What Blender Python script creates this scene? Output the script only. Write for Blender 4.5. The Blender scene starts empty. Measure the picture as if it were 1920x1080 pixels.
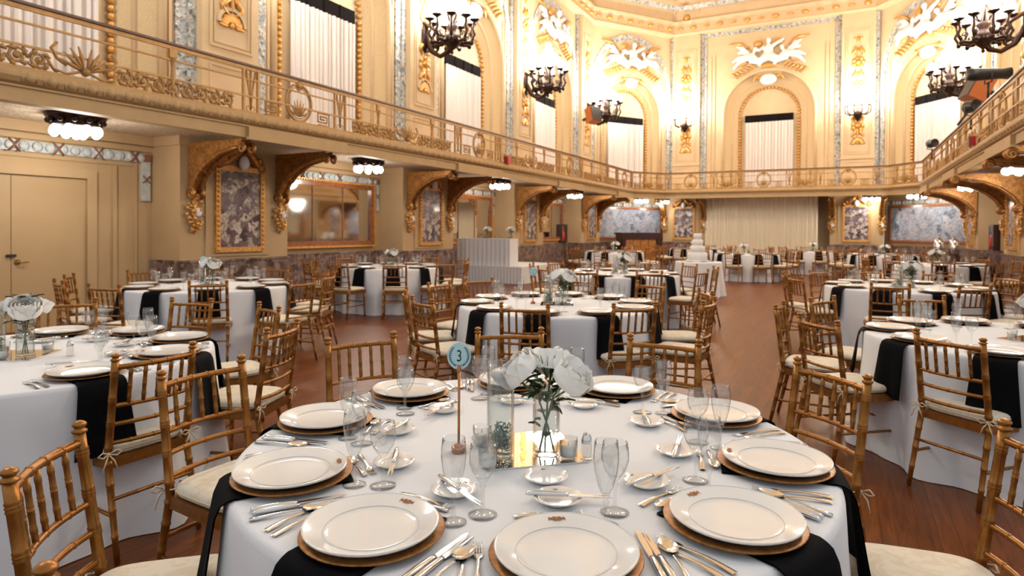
import bpy, math, random
from math import sin, cos, pi, radians as rad
from mathutils import Vector, Matrix

random.seed(7)
SC = bpy.context.scene
COL = SC.collection

# ------------------------------------------------------------------ camera
CAM_H = 1.48
YAW, PITCH, ROLL = rad(28.04), rad(0.655), rad(0.3755)
FPX, CYPX = 1177.15, 442.84
cam_d = bpy.data.cameras.new('camera')
cam = bpy.data.objects.new('camera', cam_d)
COL.objects.link(cam)
cam_d.sensor_width = 36.0
cam_d.lens = FPX * 36.0 / 1920.0
cam_d.shift_y = (CYPX - 540.0) / 1920.0
cam_d.clip_end = 200
cam_d.dof.use_dof = True
cam_d.dof.focus_distance = 1.95
cam_d.dof.aperture_fstop = 4.6
_cp, _sp, _cr, _sr = cos(PITCH), sin(PITCH), cos(ROLL), sin(ROLL)
_Rp = Matrix(((1, 0, 0), (0, _cp, -_sp), (0, _sp, _cp)))
_Rr = Matrix(((_cr, -_sr, 0), (_sr, _cr, 0), (0, 0, 1)))
_M = _Rr @ _Rp
_R = Vector((cos(YAW), sin(YAW), 0)); _D = Vector((0, 0, -1)); _F = Vector((-sin(YAW), cos(YAW), 0))
_ax = [_M[i][0] * _R + _M[i][1] * _D + _M[i][2] * _F for i in range(3)]
_X, _Y, _Z = _ax[0], -_ax[1], -_ax[2]
cam.matrix_world = Matrix(((_X.x, _Y.x, _Z.x, 0), (_X.y, _Y.y, _Z.y, 0), (_X.z, _Y.z, _Z.z, CAM_H), (0, 0, 0, 1)))
SC.camera = cam

# ------------------------------------------------------------------ world and exposure
world = bpy.data.worlds.new('world')
SC.world = world
world.use_nodes = True
bg = world.node_tree.nodes['Background']
bg.inputs[0].default_value = (0.96, 0.98, 1.0, 1)
bg.inputs[1].default_value = 0.73
SC.view_settings.view_transform = 'Standard'
SC.view_settings.look = 'None'
SC.view_settings.exposure = 0.0
SC.view_settings.gamma = 1.0
SC.view_settings.use_curve_mapping = False
SC.cycles.transparent_max_bounces = 32
SC.cycles.caustics_reflective = False
SC.cycles.caustics_refractive = False
SC.cycles.sample_clamp_indirect = 4.0
BULB_W = 60.0      # strength of the glowing globes
SCONCE_P = 285.0   # watts of each big wall candelabra
FIX_P = 44.0       # watts of each fixture under the gallery
WARM = (1.0, 0.92, 0.81)


# ------------------------------------------------------------------ materials
def nodes_of(name):
    m = bpy.data.materials.new(name)
    m.use_nodes = True
    nt = m.node_tree
    return m, nt, nt.nodes['Principled BSDF']


def plain(name, col, rough=0.6, metal=0.0, noise=0.0, nscale=8.0, bump=0.0, bscale=40.0, sheen=0.0, coat=0.0, spec=0.5):
    m, nt, b = nodes_of(name)
    b.inputs['Base Color'].default_value = (*col, 1)
    b.inputs['Roughness'].default_value = rough
    b.inputs['Metallic'].default_value = metal
    b.inputs['Coat Weight'].default_value = coat
    b.inputs['Sheen Weight'].default_value = sheen
    b.inputs['Specular IOR Level'].default_value = spec
    tc = nt.nodes.new('ShaderNodeTexCoord')
    if noise > 0:
        n = nt.nodes.new('ShaderNodeTexNoise'); n.inputs['Scale'].default_value = nscale; n.inputs['Detail'].default_value = 4
        nt.links.new(tc.outputs['Object'], n.inputs['Vector'])
        r = nt.nodes.new('ShaderNodeValToRGB')
        r.color_ramp.elements[0].position = 0.3; r.color_ramp.elements[1].position = 0.7
        r.color_ramp.elements[0].color = (*[max(0, c * (1 - noise)) for c in col], 1)
        r.color_ramp.elements[1].color = (*[min(1, c * (1 + noise)) for c in col], 1)
        nt.links.new(n.outputs['Fac'], r.inputs['Fac'])
        nt.links.new(r.outputs['Color'], b.inputs['Base Color'])
    if bump > 0:
        n2 = nt.nodes.new('ShaderNodeTexNoise'); n2.inputs['Scale'].default_value = bscale; n2.inputs['Detail'].default_value = 3
        nt.links.new(tc.outputs['Object'], n2.inputs['Vector'])
        bp = nt.nodes.new('ShaderNodeBump'); bp.inputs['Strength'].default_value = bump; bp.inputs['Distance'].default_value = 0.02
        nt.links.new(n2.outputs['Fac'], bp.inputs['Height'])
        nt.links.new(bp.outputs['Normal'], b.inputs['Normal'])
    return m


def cells(name, cols, scale, rough=0.4, bump=0.0, distort=0.5, coat=0.0, mixn=0.5):
    """mottled stone: voronoi cells coloured through a ramp, warped by noise"""
    m, nt, b = nodes_of(name)
    tc = nt.nodes.new('ShaderNodeTexCoord')
    n = nt.nodes.new('ShaderNodeTexNoise'); n.inputs['Scale'].default_value = scale * 0.8; n.inputs['Detail'].default_value = 6
    nt.links.new(tc.outputs['Object'], n.inputs['Vector'])
    mx = nt.nodes.new('ShaderNodeMixRGB'); mx.blend_type = 'ADD'; mx.inputs['Fac'].default_value = distort
    nt.links.new(tc.outputs['Object'], mx.inputs['Color1'])
    nt.links.new(n.outputs['Color'], mx.inputs['Color2'])
    v = nt.nodes.new('ShaderNodeTexVoronoi'); v.inputs['Scale'].default_value = scale
    nt.links.new(mx.outputs['Color'], v.inputs['Vector'])
    sep = nt.nodes.new('ShaderNodeSeparateColor')
    nt.links.new(v.outputs['Color'], sep.inputs['Color'])
    n2 = nt.nodes.new('ShaderNodeTexNoise'); n2.inputs['Scale'].default_value = scale * 3; n2.inputs['Detail'].default_value = 5
    nt.links.new(tc.outputs['Object'], n2.inputs['Vector'])
    mm = nt.nodes.new('ShaderNodeMath'); mm.operation = 'MULTIPLY_ADD'
    mm.inputs[1].default_value = mixn; 
    sub = nt.nodes.new('ShaderNodeMath'); sub.operation = 'SUBTRACT'; sub.inputs[1].default_value = 0.5
    nt.links.new(n2.outputs['Fac'], sub.inputs[0])
    nt.links.new(sub.outputs[0], mm.inputs[0]); nt.links.new(sep.outputs[0], mm.inputs[2])
    r = nt.nodes.new('ShaderNodeValToRGB')
    cr = r.color_ramp
    while len(cr.elements) < len(cols):
        cr.elements.new(0.5)
    for i, c in enumerate(cols):
        cr.elements[i].position = i / (len(cols) - 1)
        cr.elements[i].color = (*c, 1)
    nt.links.new(mm.outputs[0], r.inputs['Fac'])
    nt.links.new(r.outputs['Color'], b.inputs['Base Color'])
    b.inputs['Roughness'].default_value = rough
    b.inputs['Coat Weight'].default_value = coat
    if bump:
        bp = nt.nodes.new('ShaderNodeBump'); bp.inputs['Strength'].default_value = bump; bp.inputs['Distance'].default_value = 0.03
        nt.links.new(v.outputs['Distance'], bp.inputs['Height'])
        nt.links.new(bp.outputs['Normal'], b.inputs['Normal'])
    return m


def glass(name, tint=(0.97, 0.985, 0.98), ior=1.5, rough=0.0, edge=0.33):
    m = bpy.data.materials.new(name); m.use_nodes = True
    nt = m.node_tree; nt.nodes.clear()
    out = nt.nodes.new('ShaderNodeOutputMaterial')
    tr = nt.nodes.new('ShaderNodeBsdfTransparent'); tr.inputs[0].default_value = (*tint, 1)
    gl = nt.nodes.new('ShaderNodeBsdfGlossy'); gl.inputs['Roughness'].default_value = rough
    lw = nt.nodes.new('ShaderNodeLayerWeight'); lw.inputs['Blend'].default_value = 0.5
    pw = nt.nodes.new('ShaderNodeMath'); pw.operation = 'POWER'; pw.inputs[1].default_value = 5.0
    fr = nt.nodes.new('ShaderNodeMath'); fr.operation = 'MULTIPLY_ADD'; fr.use_clamp = True
    fr.inputs[1].default_value = 0.60; fr.inputs[2].default_value = ((ior - 1) / (ior + 1)) ** 2
    # dark outlines of refraction painted into the tint, darkest at the silhouette
    rp = nt.nodes.new('ShaderNodeValToRGB')
    rp.color_ramp.elements[0].position = 0.74; rp.color_ramp.elements[0].color = (*tint, 1)
    rp.color_ramp.elements[1].position = 0.995; rp.color_ramp.elements[1].color = (*[c * edge for c in tint], 1)
    nt.links.new(lw.outputs['Facing'], rp.inputs[0]); nt.links.new(rp.outputs[0], tr.inputs[0])
    nt.links.new(lw.outputs['Facing'], pw.inputs[0]); nt.links.new(pw.outputs[0], fr.inputs[0])
    mx = nt.nodes.new('ShaderNodeMixShader')
    nt.links.new(fr.outputs[0], mx.inputs[0]); nt.links.new(tr.outputs[0], mx.inputs[1]); nt.links.new(gl.outputs[0], mx.inputs[2])
    nt.links.new(mx.outputs[0], out.inputs[0])
    return m


def emit(name, col, strength):
    m = bpy.data.materials.new(name); m.use_nodes = True
    nt = m.node_tree; nt.nodes.clear()
    out = nt.nodes.new('ShaderNodeOutputMaterial')
    e = nt.nodes.new('ShaderNodeEmission'); e.inputs[0].default_value = (*col, 1); e.inputs[1].default_value = strength
    nt.links.new(e.outputs[0], out.inputs[0])
    return m


def floor_mat():
    m, nt, b = nodes_of('oak floor')
    tc = nt.nodes.new('ShaderNodeTexCoord')
    mp = nt.nodes.new('ShaderNodeMapping'); mp.inputs['Rotation'].default_value = (0, 0, rad(90))
    nt.links.new(tc.outputs['Object'], mp.inputs['Vector'])
    br = nt.nodes.new('ShaderNodeTexBrick')
    br.inputs['Scale'].default_value = 1.0; br.inputs['Brick Width'].default_value = 1.4; br.inputs['Row Height'].default_value = 0.083
    br.inputs['Mortar Size'].default_value = 0.0012; br.inputs['Mortar Smooth'].default_value = 0.2; br.inputs['Bias'].default_value = 0.0
    br.inputs['Color1'].default_value = (0.125, 0.034, 0.007, 1); br.inputs['Color2'].default_value = (0.175, 0.050, 0.010, 1)
    br.inputs['Mortar'].default_value = (0.05, 0.012, 0.004, 1)
    nt.links.new(mp.outputs[0], br.inputs['Vector'])
    mp2 = nt.nodes.new('ShaderNodeMapping'); mp2.inputs['Scale'].default_value = (22, 1.6, 1)
    nt.links.new(tc.outputs['Object'], mp2.inputs['Vector'])
    n = nt.nodes.new('ShaderNodeTexNoise'); n.inputs['Scale'].default_value = 2.0; n.inputs['Detail'].default_value = 7; n.inputs['Distortion'].default_value = 0.9
    nt.links.new(mp2.outputs[0], n.inputs['Vector'])
    r = nt.nodes.new('ShaderNodeValToRGB')
    r.color_ramp.elements[0].position = 0.30; r.color_ramp.elements[0].color = (0.42, 0.40, 0.40, 1)
    r.color_ramp.elements[1].position = 0.68; r.color_ramp.elements[1].color = (1.2, 1.2, 1.2, 1)
    nt.links.new(n.outputs['Fac'], r.inputs['Fac'])
    mx = nt.nodes.new('ShaderNodeMixRGB'); mx.blend_type = 'MULTIPLY'; mx.inputs['Fac'].default_value = 0.75
    nt.links.new(br.outputs['Color'], mx.inputs['Color1']); nt.links.new(r.outputs['Color'], mx.inputs['Color2'])
    nt.links.new(mx.outputs['Color'], b.inputs['Base Color'])
    b.inputs['Roughness'].default_value = 0.36
    b.inputs['Specular IOR Level'].default_value = 0.38; b.inputs['Specular Tint'].default_value = (1.0, 0.55, 0.30, 1)
    return m


def brocade_mat():
    m, nt, b = nodes_of('ivory brocade')
    tc = nt.nodes.new('ShaderNodeTexCoord')
    v = nt.nodes.new('ShaderNodeTexVoronoi'); v.feature = 'SMOOTH_F1'; v.inputs['Scale'].default_value = 26
    n = nt.nodes.new('ShaderNodeTexNoise'); n.inputs['Scale'].default_value = 9; n.inputs['Distortion'].default_value = 3.0
    nt.links.new(tc.outputs['Object'], v.inputs['Vector']); nt.links.new(tc.outputs['Object'], n.inputs['Vector'])
    r = nt.nodes.new('ShaderNodeValToRGB')
    r.color_ramp.elements[0].position = 0.44; r.color_ramp.elements[0].color = (0.70, 0.59, 0.43, 1)
    r.color_ramp.elements[1].position = 0.52; r.color_ramp.elements[1].color = (0.76, 0.67, 0.53, 1)
    nt.links.new(n.outputs['Fac'], r.inputs['Fac'])
    nt.links.new(r.outputs['Color'], b.inputs['Base Color'])
    b.inputs['Roughness'].default_value = 0.7; b.inputs['Sheen Weight'].default_value = 0.2
    bp = nt.nodes.new('ShaderNodeBump'); bp.inputs['Strength'].default_value = 0.25; bp.inputs['Distance'].default_value = 0.01
    nt.links.new(v.outputs['Distance'], bp.inputs['Height']); nt.links.new(bp.outputs['Normal'], b.inputs['Normal'])
    return m


MT = dict(
    wall=plain('tan plaster', (0.52, 0.355, 0.185), 0.7, noise=0.05, nscale=1.5, bump=0.05, bscale=120),
    cream=plain('cream plaster', (0.64, 0.475, 0.285), 0.65, noise=0.05, nscale=3, bump=0.06, bscale=90),
    damask=plain('tan damask plaster', (0.60, 0.44, 0.24), 0.65, noise=0.12, nscale=45, bump=0.2, bscale=70),
    gilt=plain('gilded plaster', (0.70, 0.36, 0.10), 0.38, metal=0.45, noise=0.25, nscale=25),
    giltdark=plain('aged gilding', (0.42, 0.19, 0.05), 0.36, metal=0.55, noise=0.45, nscale=18),
    rail=plain('gilded iron', (0.42, 0.235, 0.08), 0.45, metal=0.3, noise=0.15, nscale=12),
    railcap=plain('dark wooden handrail', (0.10, 0.030, 0.015), 0.35),
    fascia=plain('gallery front paint', (0.47, 0.31, 0.145), 0.6, noise=0.06, nscale=4),
    soffit=plain('patterned soffit', (0.62, 0.50, 0.36), 0.7, noise=0.35, nscale=30, bump=0.3, bscale=30),
    marble=cells('breccia marble', [(0.04, 0.025, 0.03), (0.10, 0.06, 0.07), (0.20, 0.13, 0.12), (0.10, 0.08, 0.11), (0.38, 0.29, 0.24), (0.62, 0.54, 0.46)], 8, 0.25, distort=0.32, coat=0.2, mixn=1.0),
    marbledark=cells('dark wainscot marble', [(0.06, 0.03, 0.025), (0.16, 0.09, 0.06), (0.11, 0.08, 0.09), (0.26, 0.16, 0.11), (0.20, 0.15, 0.15), (0.34, 0.24, 0.18)], 11, 0.3, distort=0.15, coat=0.2, mixn=0.7),
    bluestone=cells('blue grey stone', [(0.12, 0.14, 0.19), (0.30, 0.34, 0.42), (0.42, 0.46, 0.54), (0.20, 0.22, 0.28), (0.52, 0.54, 0.58), (0.34, 0.31, 0.36)], 5, 0.35, distort=0.25, mixn=1.1),
    mosaic=cells('blue white mosaic leaves', [(0.10, 0.12, 0.14), (0.42, 0.46, 0.48), (0.62, 0.62, 0.58), (0.25, 0.30, 0.33), (0.68, 0.68, 0.64), (0.50, 0.30, 0.12)], 16, 0.4, bump=0.8, distort=0.1, mixn=0.3),
    ceramic=cells('pale blue ceramic band', [(0.42, 0.50, 0.52), (0.60, 0.64, 0.62), (0.52, 0.58, 0.58), (0.70, 0.70, 0.66)], 18, 0.35, bump=0.4, distort=0.1),
    plaster=plain('white plaster', (0.80, 0.80, 0.82), 0.6),
    cloth=plain('white linen', (0.74, 0.74, 0.76), 0.85, bump=0.08, bscale=300, sheen=0.2),
    sheer=plain('off white drape', (0.74, 0.68, 0.64), 0.85, bump=0.05, bscale=60),
    drape=plain('cream stage drape', (0.86, 0.76, 0.58), 0.8),
    black=plain('black satin napkin', (0.004, 0.004, 0.005), 0.8, spec=0.06),
    china=plain('white china', (0.80, 0.78, 0.75), 0.12, coat=0.5),
    chinaline=plain('grey plate line', (0.62, 0.60, 0.58), 0.3),
    charger=plain('gold charger', (0.27, 0.115, 0.028), 0.42, metal=0.6, noise=0.35, nscale=70),
    crest=plain('gold crest print', (0.42, 0.17, 0.05), 0.4, metal=0.3),
    silver=plain('silver plate', (0.70, 0.70, 0.70), 0.16, metal=1.0),
    chair=plain('gold lacquered wood', (0.30, 0.125, 0.025), 0.36, metal=0.70, noise=0.2, nscale=30),
    cushion=brocade_mat(),
    tie=plain('cream ribbon', (0.70, 0.56, 0.38), 0.8),
    glass=glass('clear glass', (0.975, 0.98, 0.98), 1.8),
    water=glass('water', (0.96, 0.985, 0.97), 1.33, edge=0.7),
    mirror=plain('mirror', (0.88, 0.88, 0.86), 0.02, metal=1.0),
    mirrorold=plain('old mirror', (0.72, 0.70, 0.66), 0.05, metal=1.0),
    wax=plain('white candle wax', (0.86, 0.84, 0.80), 0.45),
    petal=plain('white petal', (0.88, 0.86, 0.81), 0.7, noise=0.04, nscale=20),
    leaf=plain('green leaf', (0.035, 0.085, 0.022), 0.45, noise=0.3, nscale=20),
    leafdark=plain('dark green leaf', (0.012, 0.028, 0.014), 0.45),
    stem=plain('green stem', (0.10, 0.17, 0.04), 0.5),
    moss=plain('sea green moss', (0.12, 0.26, 0.20), 0.8, noise=0.4, nscale=40),
    copper=plain('copper rod', (0.45, 0.18, 0.07), 0.28, metal=0.9),
    signblue=plain('pale blue card', (0.46, 0.68, 0.72), 0.6),
    ink=plain('black ink', (0.015, 0.02, 0.025), 0.6),
    bronze=plain('dark bronze', (0.035, 0.016, 0.011), 0.36, metal=0.65, noise=0.3, nscale=15),
    bulb=emit('lamp globe', (1.0, 0.95, 0.86), BULB_W),
    bulbdim=emit('small lamp globe', (1.0, 0.96, 0.92), 14.0),
    wood=plain('red brown wood frame', (0.30, 0.095, 0.030), 0.3, noise=0.3, nscale=14, coat=0.3),
    darkwood=plain('dark mahogany', (0.045, 0.012, 0.008), 0.3, coat=0.3),
    amber=plain('amber veneer', (0.48, 0.20, 0.05), 0.35, noise=0.4, nscale=6, coat=0.3),
    door=plain('tan door paint', (0.51, 0.345, 0.175), 0.5, noise=0.03, nscale=2),
    brass=plain('brass', (0.55, 0.33, 0.10), 0.25, metal=0.9),
    grille=plain('black grille', (0.008, 0.006, 0.006), 0.9, spec=0.1),
    blackpaint=plain('black housing', (0.012, 0.013, 0.017), 0.4),
    orangewood=plain('orange wood cabinet', (0.40, 0.11, 0.025), 0.45),
    red=plain('red paint', (0.45, 0.015, 0.02), 0.35),
    whitepaint=plain('white enamel', (0.7, 0.72, 0.75), 0.4),
    floor=floor_mat(),
    icing=plain('white icing', (0.82, 0.81, 0.79), 0.55),
    ribbonx=plain('brown ribbon', (0.30, 0.12, 0.06), 0.6),
)


# ------------------------------------------------------------------ mesh builder
class MB:
    def __init__(s):
        s.v, s.f, s.sm, s.mi = [], [], [], []

    def add(s, vs, fs, smooth=False, mi=0, M=None):
        o = len(s.v)
        if M is not None:
            vs = [tuple(M @ Vector(p)) for p in vs]
        s.v += [tuple(p) for p in vs]
        s.f += [tuple(i + o for i in f) for f in fs]
        s.sm += [smooth] * len(fs); s.mi += [mi] * len(fs)
        return s

    def box(s, x0, x1, y0, y1, z0, z1, mi=0, M=None):
        vs = [(x, y, z) for z in (z0, z1) for y in (y0, y1) for x in (x0, x1)]
        fs = [(0, 2, 3, 1), (4, 5, 7, 6), (0, 1, 5, 4), (2, 6, 7, 3), (0, 4, 6, 2), (1, 3, 7, 5)]
        return s.add(vs, fs, False, mi, M)

    def lathe(s, prof, n=16, o=(0, 0, 0), mi=0, M=None, smooth=True, sx=1, sy=1):
        vs, fs, rows = [], [], []
        for r, z in prof:
            if r < 1e-6:
                rows.append([len(vs)]); vs.append((o[0], o[1], o[2] + z))
            else:
                rows.append(list(range(len(vs), len(vs) + n)))
                vs += [(o[0] + sx * r * cos(2 * pi * k / n), o[1] + sy * r * sin(2 * pi * k / n), o[2] + z) for k in range(n)]
        for a, b in zip(rows, rows[1:]):
            for k in range(n):
                k2 = (k + 1) % n
                if len(a) == 1 and len(b) == 1: continue
                if len(a) == 1: fs.append((a[0], b[k2], b[k]))
                elif len(b) == 1: fs.append((a[k], a[k2], b[0]))
                else: fs.append((a[k], a[k2], b[k2], b[k]))
        return s.add(vs, fs, smooth, mi, M)

    def ball(s, c, r, nu=8, nv=5, mi=0, M=None):
        if not hasattr(r, '__len__'): r = (r, r, r)
        prof = [(sin(pi * j / nv), -cos(pi * j / nv)) for j in range(nv + 1)]
        prof[0] = (0, -1); prof[-1] = (0, 1)
        T = Matrix.Translation(c) @ Matrix.Diagonal((*r, 1))
        if M is not None: T = M @ T
        return s.lathe(prof, nu, M=T, mi=mi)

    def tube(s, pts, r, n=6, closed=False, mi=0, M=None, flat=1.0):
        pts = [Vector(p) for p in pts]
        m = len(pts)
        rs = r if hasattr(r, '__len__') else [r] * m
        vs, fs = [], []
        prev = None
        for i, p in enumerate(pts):
            if closed: t = pts[(i + 1) % m] - pts[i - 1]
            else: t = pts[min(i + 1, m - 1)] - pts[max(i - 1, 0)]
            if t.length < 1e-9: t = Vector((0, 0, 1))
            t.normalize()
            if prev is None:
                a = Vector((0, 0, 1)) if abs(t.z) < 0.9 else Vector((1, 0, 0))
                u = t.cross(a).normalized()
            else:
                u = (prev - t * prev.dot(t))
                u = u.normalized() if u.length > 1e-6 else t.orthogonal().normalized()
            w = t.cross(u); prev = u
            vs += [tuple(p + rs[i] * (u * cos(2 * pi * k / n) + flat * w * sin(2 * pi * k / n))) for k in range(n)]
        for i in range(m if closed else m - 1):
            j = (i + 1) % m
            for k in range(n):
                k2 = (k + 1) % n
                fs.append((i * n + k, i * n + k2, j * n + k2, j * n + k))
        if not closed:
            fs.append(tuple(range(n))[::-1]); fs.append(tuple((m - 1) * n + k for k in range(n)))
        return s.add(vs, fs, True, mi, M)

    def grid(s, fn, nu, nv, closeu=False, smooth=True, mi=0, M=None):
        vs = [fn(i / nu, j / nv) for j in range(nv + 1) for i in range(nu if closeu else nu + 1)]
        w = nu if closeu else nu + 1
        fs = []
        for j in range(nv):
            for i in range(nu):
                i2 = (i + 1) % w
                fs.append((j * w + i, j * w + i2, (j + 1) * w + i2, (j + 1) * w + i))
        return s.add(vs, fs, smooth, mi, M)

    def prism(s, poly, y0, y1, mi=0, M=None, smooth=False):
        """outline in x,z extruded along y"""
        n = len(poly)
        vs = [(x, y0, z) for x, z in poly] + [(x, y1, z) for x, z in poly]
        fs = [tuple(range(n)), tuple(range(2 * n - 1, n - 1, -1))]
        s.add(vs, fs, False, mi, M)
        fs = [(k, k + n, (k + 1) % n + n, (k + 1) % n) for k in range(n)]
        return s.add(vs, fs, smooth, mi, M)

    def mesh(s, name, mats):
        me = bpy.data.meshes.new(name)
        me.from_pydata(s.v, [], s.f)
        me.polygons.foreach_set('use_smooth', s.sm)
        mats = mats if isinstance(mats, (list, tuple)) else [mats]
        for m in mats: me.materials.append(MT[m])
        if any(s.mi): me.polygons.foreach_set('material_index', s.mi)
        me.update()
        return me

    def build(s, name, mats, parent=None, M=None):
        return place(name, s.mesh(name, mats), parent, M)


def place(name, data, parent=None, M=None):
    o = bpy.data.objects.new(name, data)
    COL.objects.link(o)
    if parent is not None: o.parent = parent
    if M is not None: o.matrix_local = M
    return o


def tag(o, label=None, cat=None, group=None, kind=None):
    if label: o['label'] = label
    if cat: o['category'] = cat
    if group: o['group'] = group
    if kind: o['kind'] = kind
    return o


def thing(name, M=None, label=None, cat=None, group=None, kind=None):
    return tag(place(name, None, None, M), label, cat, group, kind)


def clone(o, M=None, parent=None, label=None, group=None):
    c = o.copy(); COL.objects.link(c); c.parent = parent
    if M is not None: c.matrix_local = M
    if label: c['label'] = label
    if group: c['group'] = group
    for ch in o.children: clone(ch, None, c)
    return c


def TR(x, y, z, a=0.0): return Matrix.Translation((x, y, z)) @ Matrix.Rotation(a, 4, 'Z')


class Proto:
    """first use places the original, later uses place copies"""
    def __init__(s, root): s.root, s.used = root, False

    def put(s, M, label, group=None):
        if not s.used:
            s.used = True
            s.root.matrix_local = M; s.root['label'] = label
            if group: s.root['group'] = group
            return s.root
        return clone(s.root, M, None, label, group)


def point_light(parent, loc, power, col, radius):
    l = bpy.data.lights.new('lamp_light', 'POINT'); l.energy = power; l.color = col; l.shadow_soft_size = radius
    o = bpy.data.objects.new('lamp_light', l); COL.objects.link(o); o.parent = parent; o.location = loc
    return o


# ================================================================== the hall
XLW, XRW, YB = -9.9, 4.0, 29.2          # upper wall planes
XLR, XRR, YRB = -7.96, 2.28, 27.1       # gallery front
ZG, ZCOR = 2.95, 10.3                   # gallery slab underside, cornice
PIL = [1.75, 7.5, 13.25, 19.0, 24.75]   # pilaster centres along the side walls
BAY = [4.625, 10.375, 16.125, 21.875]
CX = -3.05                              # axis of the far wall

fl = MB().add([(-10.6, -7, 0), (5, -7, 0), (5, 30, 0), (-10.6, 30, 0)], [(0, 1, 2, 3)]).build('floor', 'floor')
tag(fl, 'polished red brown wooden ballroom floor', None, None, 'structure')


def arch_pts(hw, z0, zs, n=20, k=1.0):
    p = [(-hw, z0)]
    p += [(-hw * cos(pi * i / n), zs + k * hw * sin(pi * i / n)) for i in range(n + 1)]
    return p + [(hw, z0)]


def arch_wall(mb, W, z0, z1, hw, zs, y, n=20, mi=0):
    for x0, x1 in ((-W / 2, -hw), (hw, W / 2)):
        mb.add([(x0, y, z0), (x1, y, z0), (x1, y, z1), (x0, y, z1)], [(0, 1, 2, 3)], mi=mi)
    a = arch_pts(hw, z0, zs, n)[1:-1]
    for (xa, za), (xb, zb) in zip(a, a[1:]):
        mb.add([(xa, y, za), (xb, y, zb), (xb, y, z1), (xa, y, z1)], [(0, 1, 2, 3)], mi=mi)


def drape_mesh(w, z0, z1, pleats, amp, thick=0.01, seed=1, gather=0.0):
    r = random.Random(seed)
    ph = [r.uniform(-0.5, 0.5) for _ in range(pleats + 2)]
    mb = MB()
    nu = pleats * 6

    def f(u, v, off=0.0):
        k = u * pleats
        a = amp * (0.65 + 0.35 * v)
        d = a * sin(2 * pi * k + 0.8 * sin(2.2 * k + ph[int(k) % len(ph)]))
        return (w * (u - 0.5) + 0.012 * sin(9 * k), d + off, z1 + (z0 - z1) * v)
    mb.grid(lambda u, v: f(u, v), nu, 5)
    mb.grid(lambda u, v: f(1 - u, v, thick), nu, 5)
    return mb


def ornament(mb, x, z, s, y, kind, mi=0):
    """gilded relief: 0 fan rosette, 1 leaf scroll pair, 2 drop, 3 urn and leaves"""
    if kind == 0:
        for i in range(9):
            a = pi * i / 8
            mb.ball((x + 0.6 * s * cos(a), y, z + 0.6 * s * sin(a)), (0.16 * s + 0.28 * s * abs(cos(a)), 0.05 * s, 0.16 * s + 0.28 * s * abs(sin(a))), 6, 4, mi)
        mb.ball((x, y, z + 0.05 * s), 0.2 * s, 6, 4, mi)
    elif kind == 1:
        for sg in (-1, 1):
            pts = [(x + sg * s * (0.12 + 0.5 * (1 - t) * abs(sin(3.0 * t * pi / 2)) + 0.1 * t), y, z + s * (t - 0.5)) for t in [i / 9 for i in range(10)]]
            mb.tube(pts, [s * 0.10 * (0.4 + sin(pi * i / 9)) for i in range(10)], 5, mi=mi)
            mb.ball((x + sg * 0.38 * s, y, z - 0.05 * s), (0.17 * s, 0.09 * s, 0.17 * s), 6, 4, mi)
        mb.ball((x, y, z), (0.13 * s, 0.1 * s, 0.35 * s), 6, 4, mi)
    elif kind == 2:
        mb.ball((x, y, z), (0.16 * s, 0.08 * s, 0.4 * s), 6, 4, mi)
        for sg in (-1, 1):
            mb.ball((x + sg * 0.25 * s, y, z + 0.2 * s), (0.16 * s, 0.06 * s, 0.12 * s), 6, 4, mi)
    else:
        for i in range(7):
            a = 2 * pi * i / 7
            mb.ball((x + 0.42 * s * cos(a), y, z + 0.42 * s * sin(a)), (0.22 * s, 0.08 * s, 0.22 * s), 6, 4, mi)
        mb.ball((x, y, z), 0.28 * s, 6, 4, mi)


def frame_strip(mb, x0, x1, z0, z1, w, y0, y1, mi=0):
    mb.box(x0, x1, y0, y1, z1 - w, z1, mi); mb.box(x0, x1, y0, y1, z0, z0 + w, mi)
    mb.box(x0, x0 + w, y0, y1, z0 + w, z1 - w, mi); mb.box(x1 - w, x1, y0, y1, z0 + w, z1 - w, mi)


def ribbon_arch(mb, hw, w, z0, zs, k, y0, y1, n=28, mi=0):
    """flat band standing on the wall along an arch"""
    a = arch_pts(hw, z0, zs, n, k); b = arch_pts(hw - w, z0, zs, n, k)
    for i in range(len(a) - 1):
        q = [a[i], a[i + 1], b[i + 1], b[i]]
        vs = [(x, y, z) for y in (y0, y1) for x, z in q]
        mb.add(vs, [(0, 1, 2, 3), (4, 7, 6, 5), (0, 4, 5, 1), (2, 6, 7, 3)], False, mi)


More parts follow.
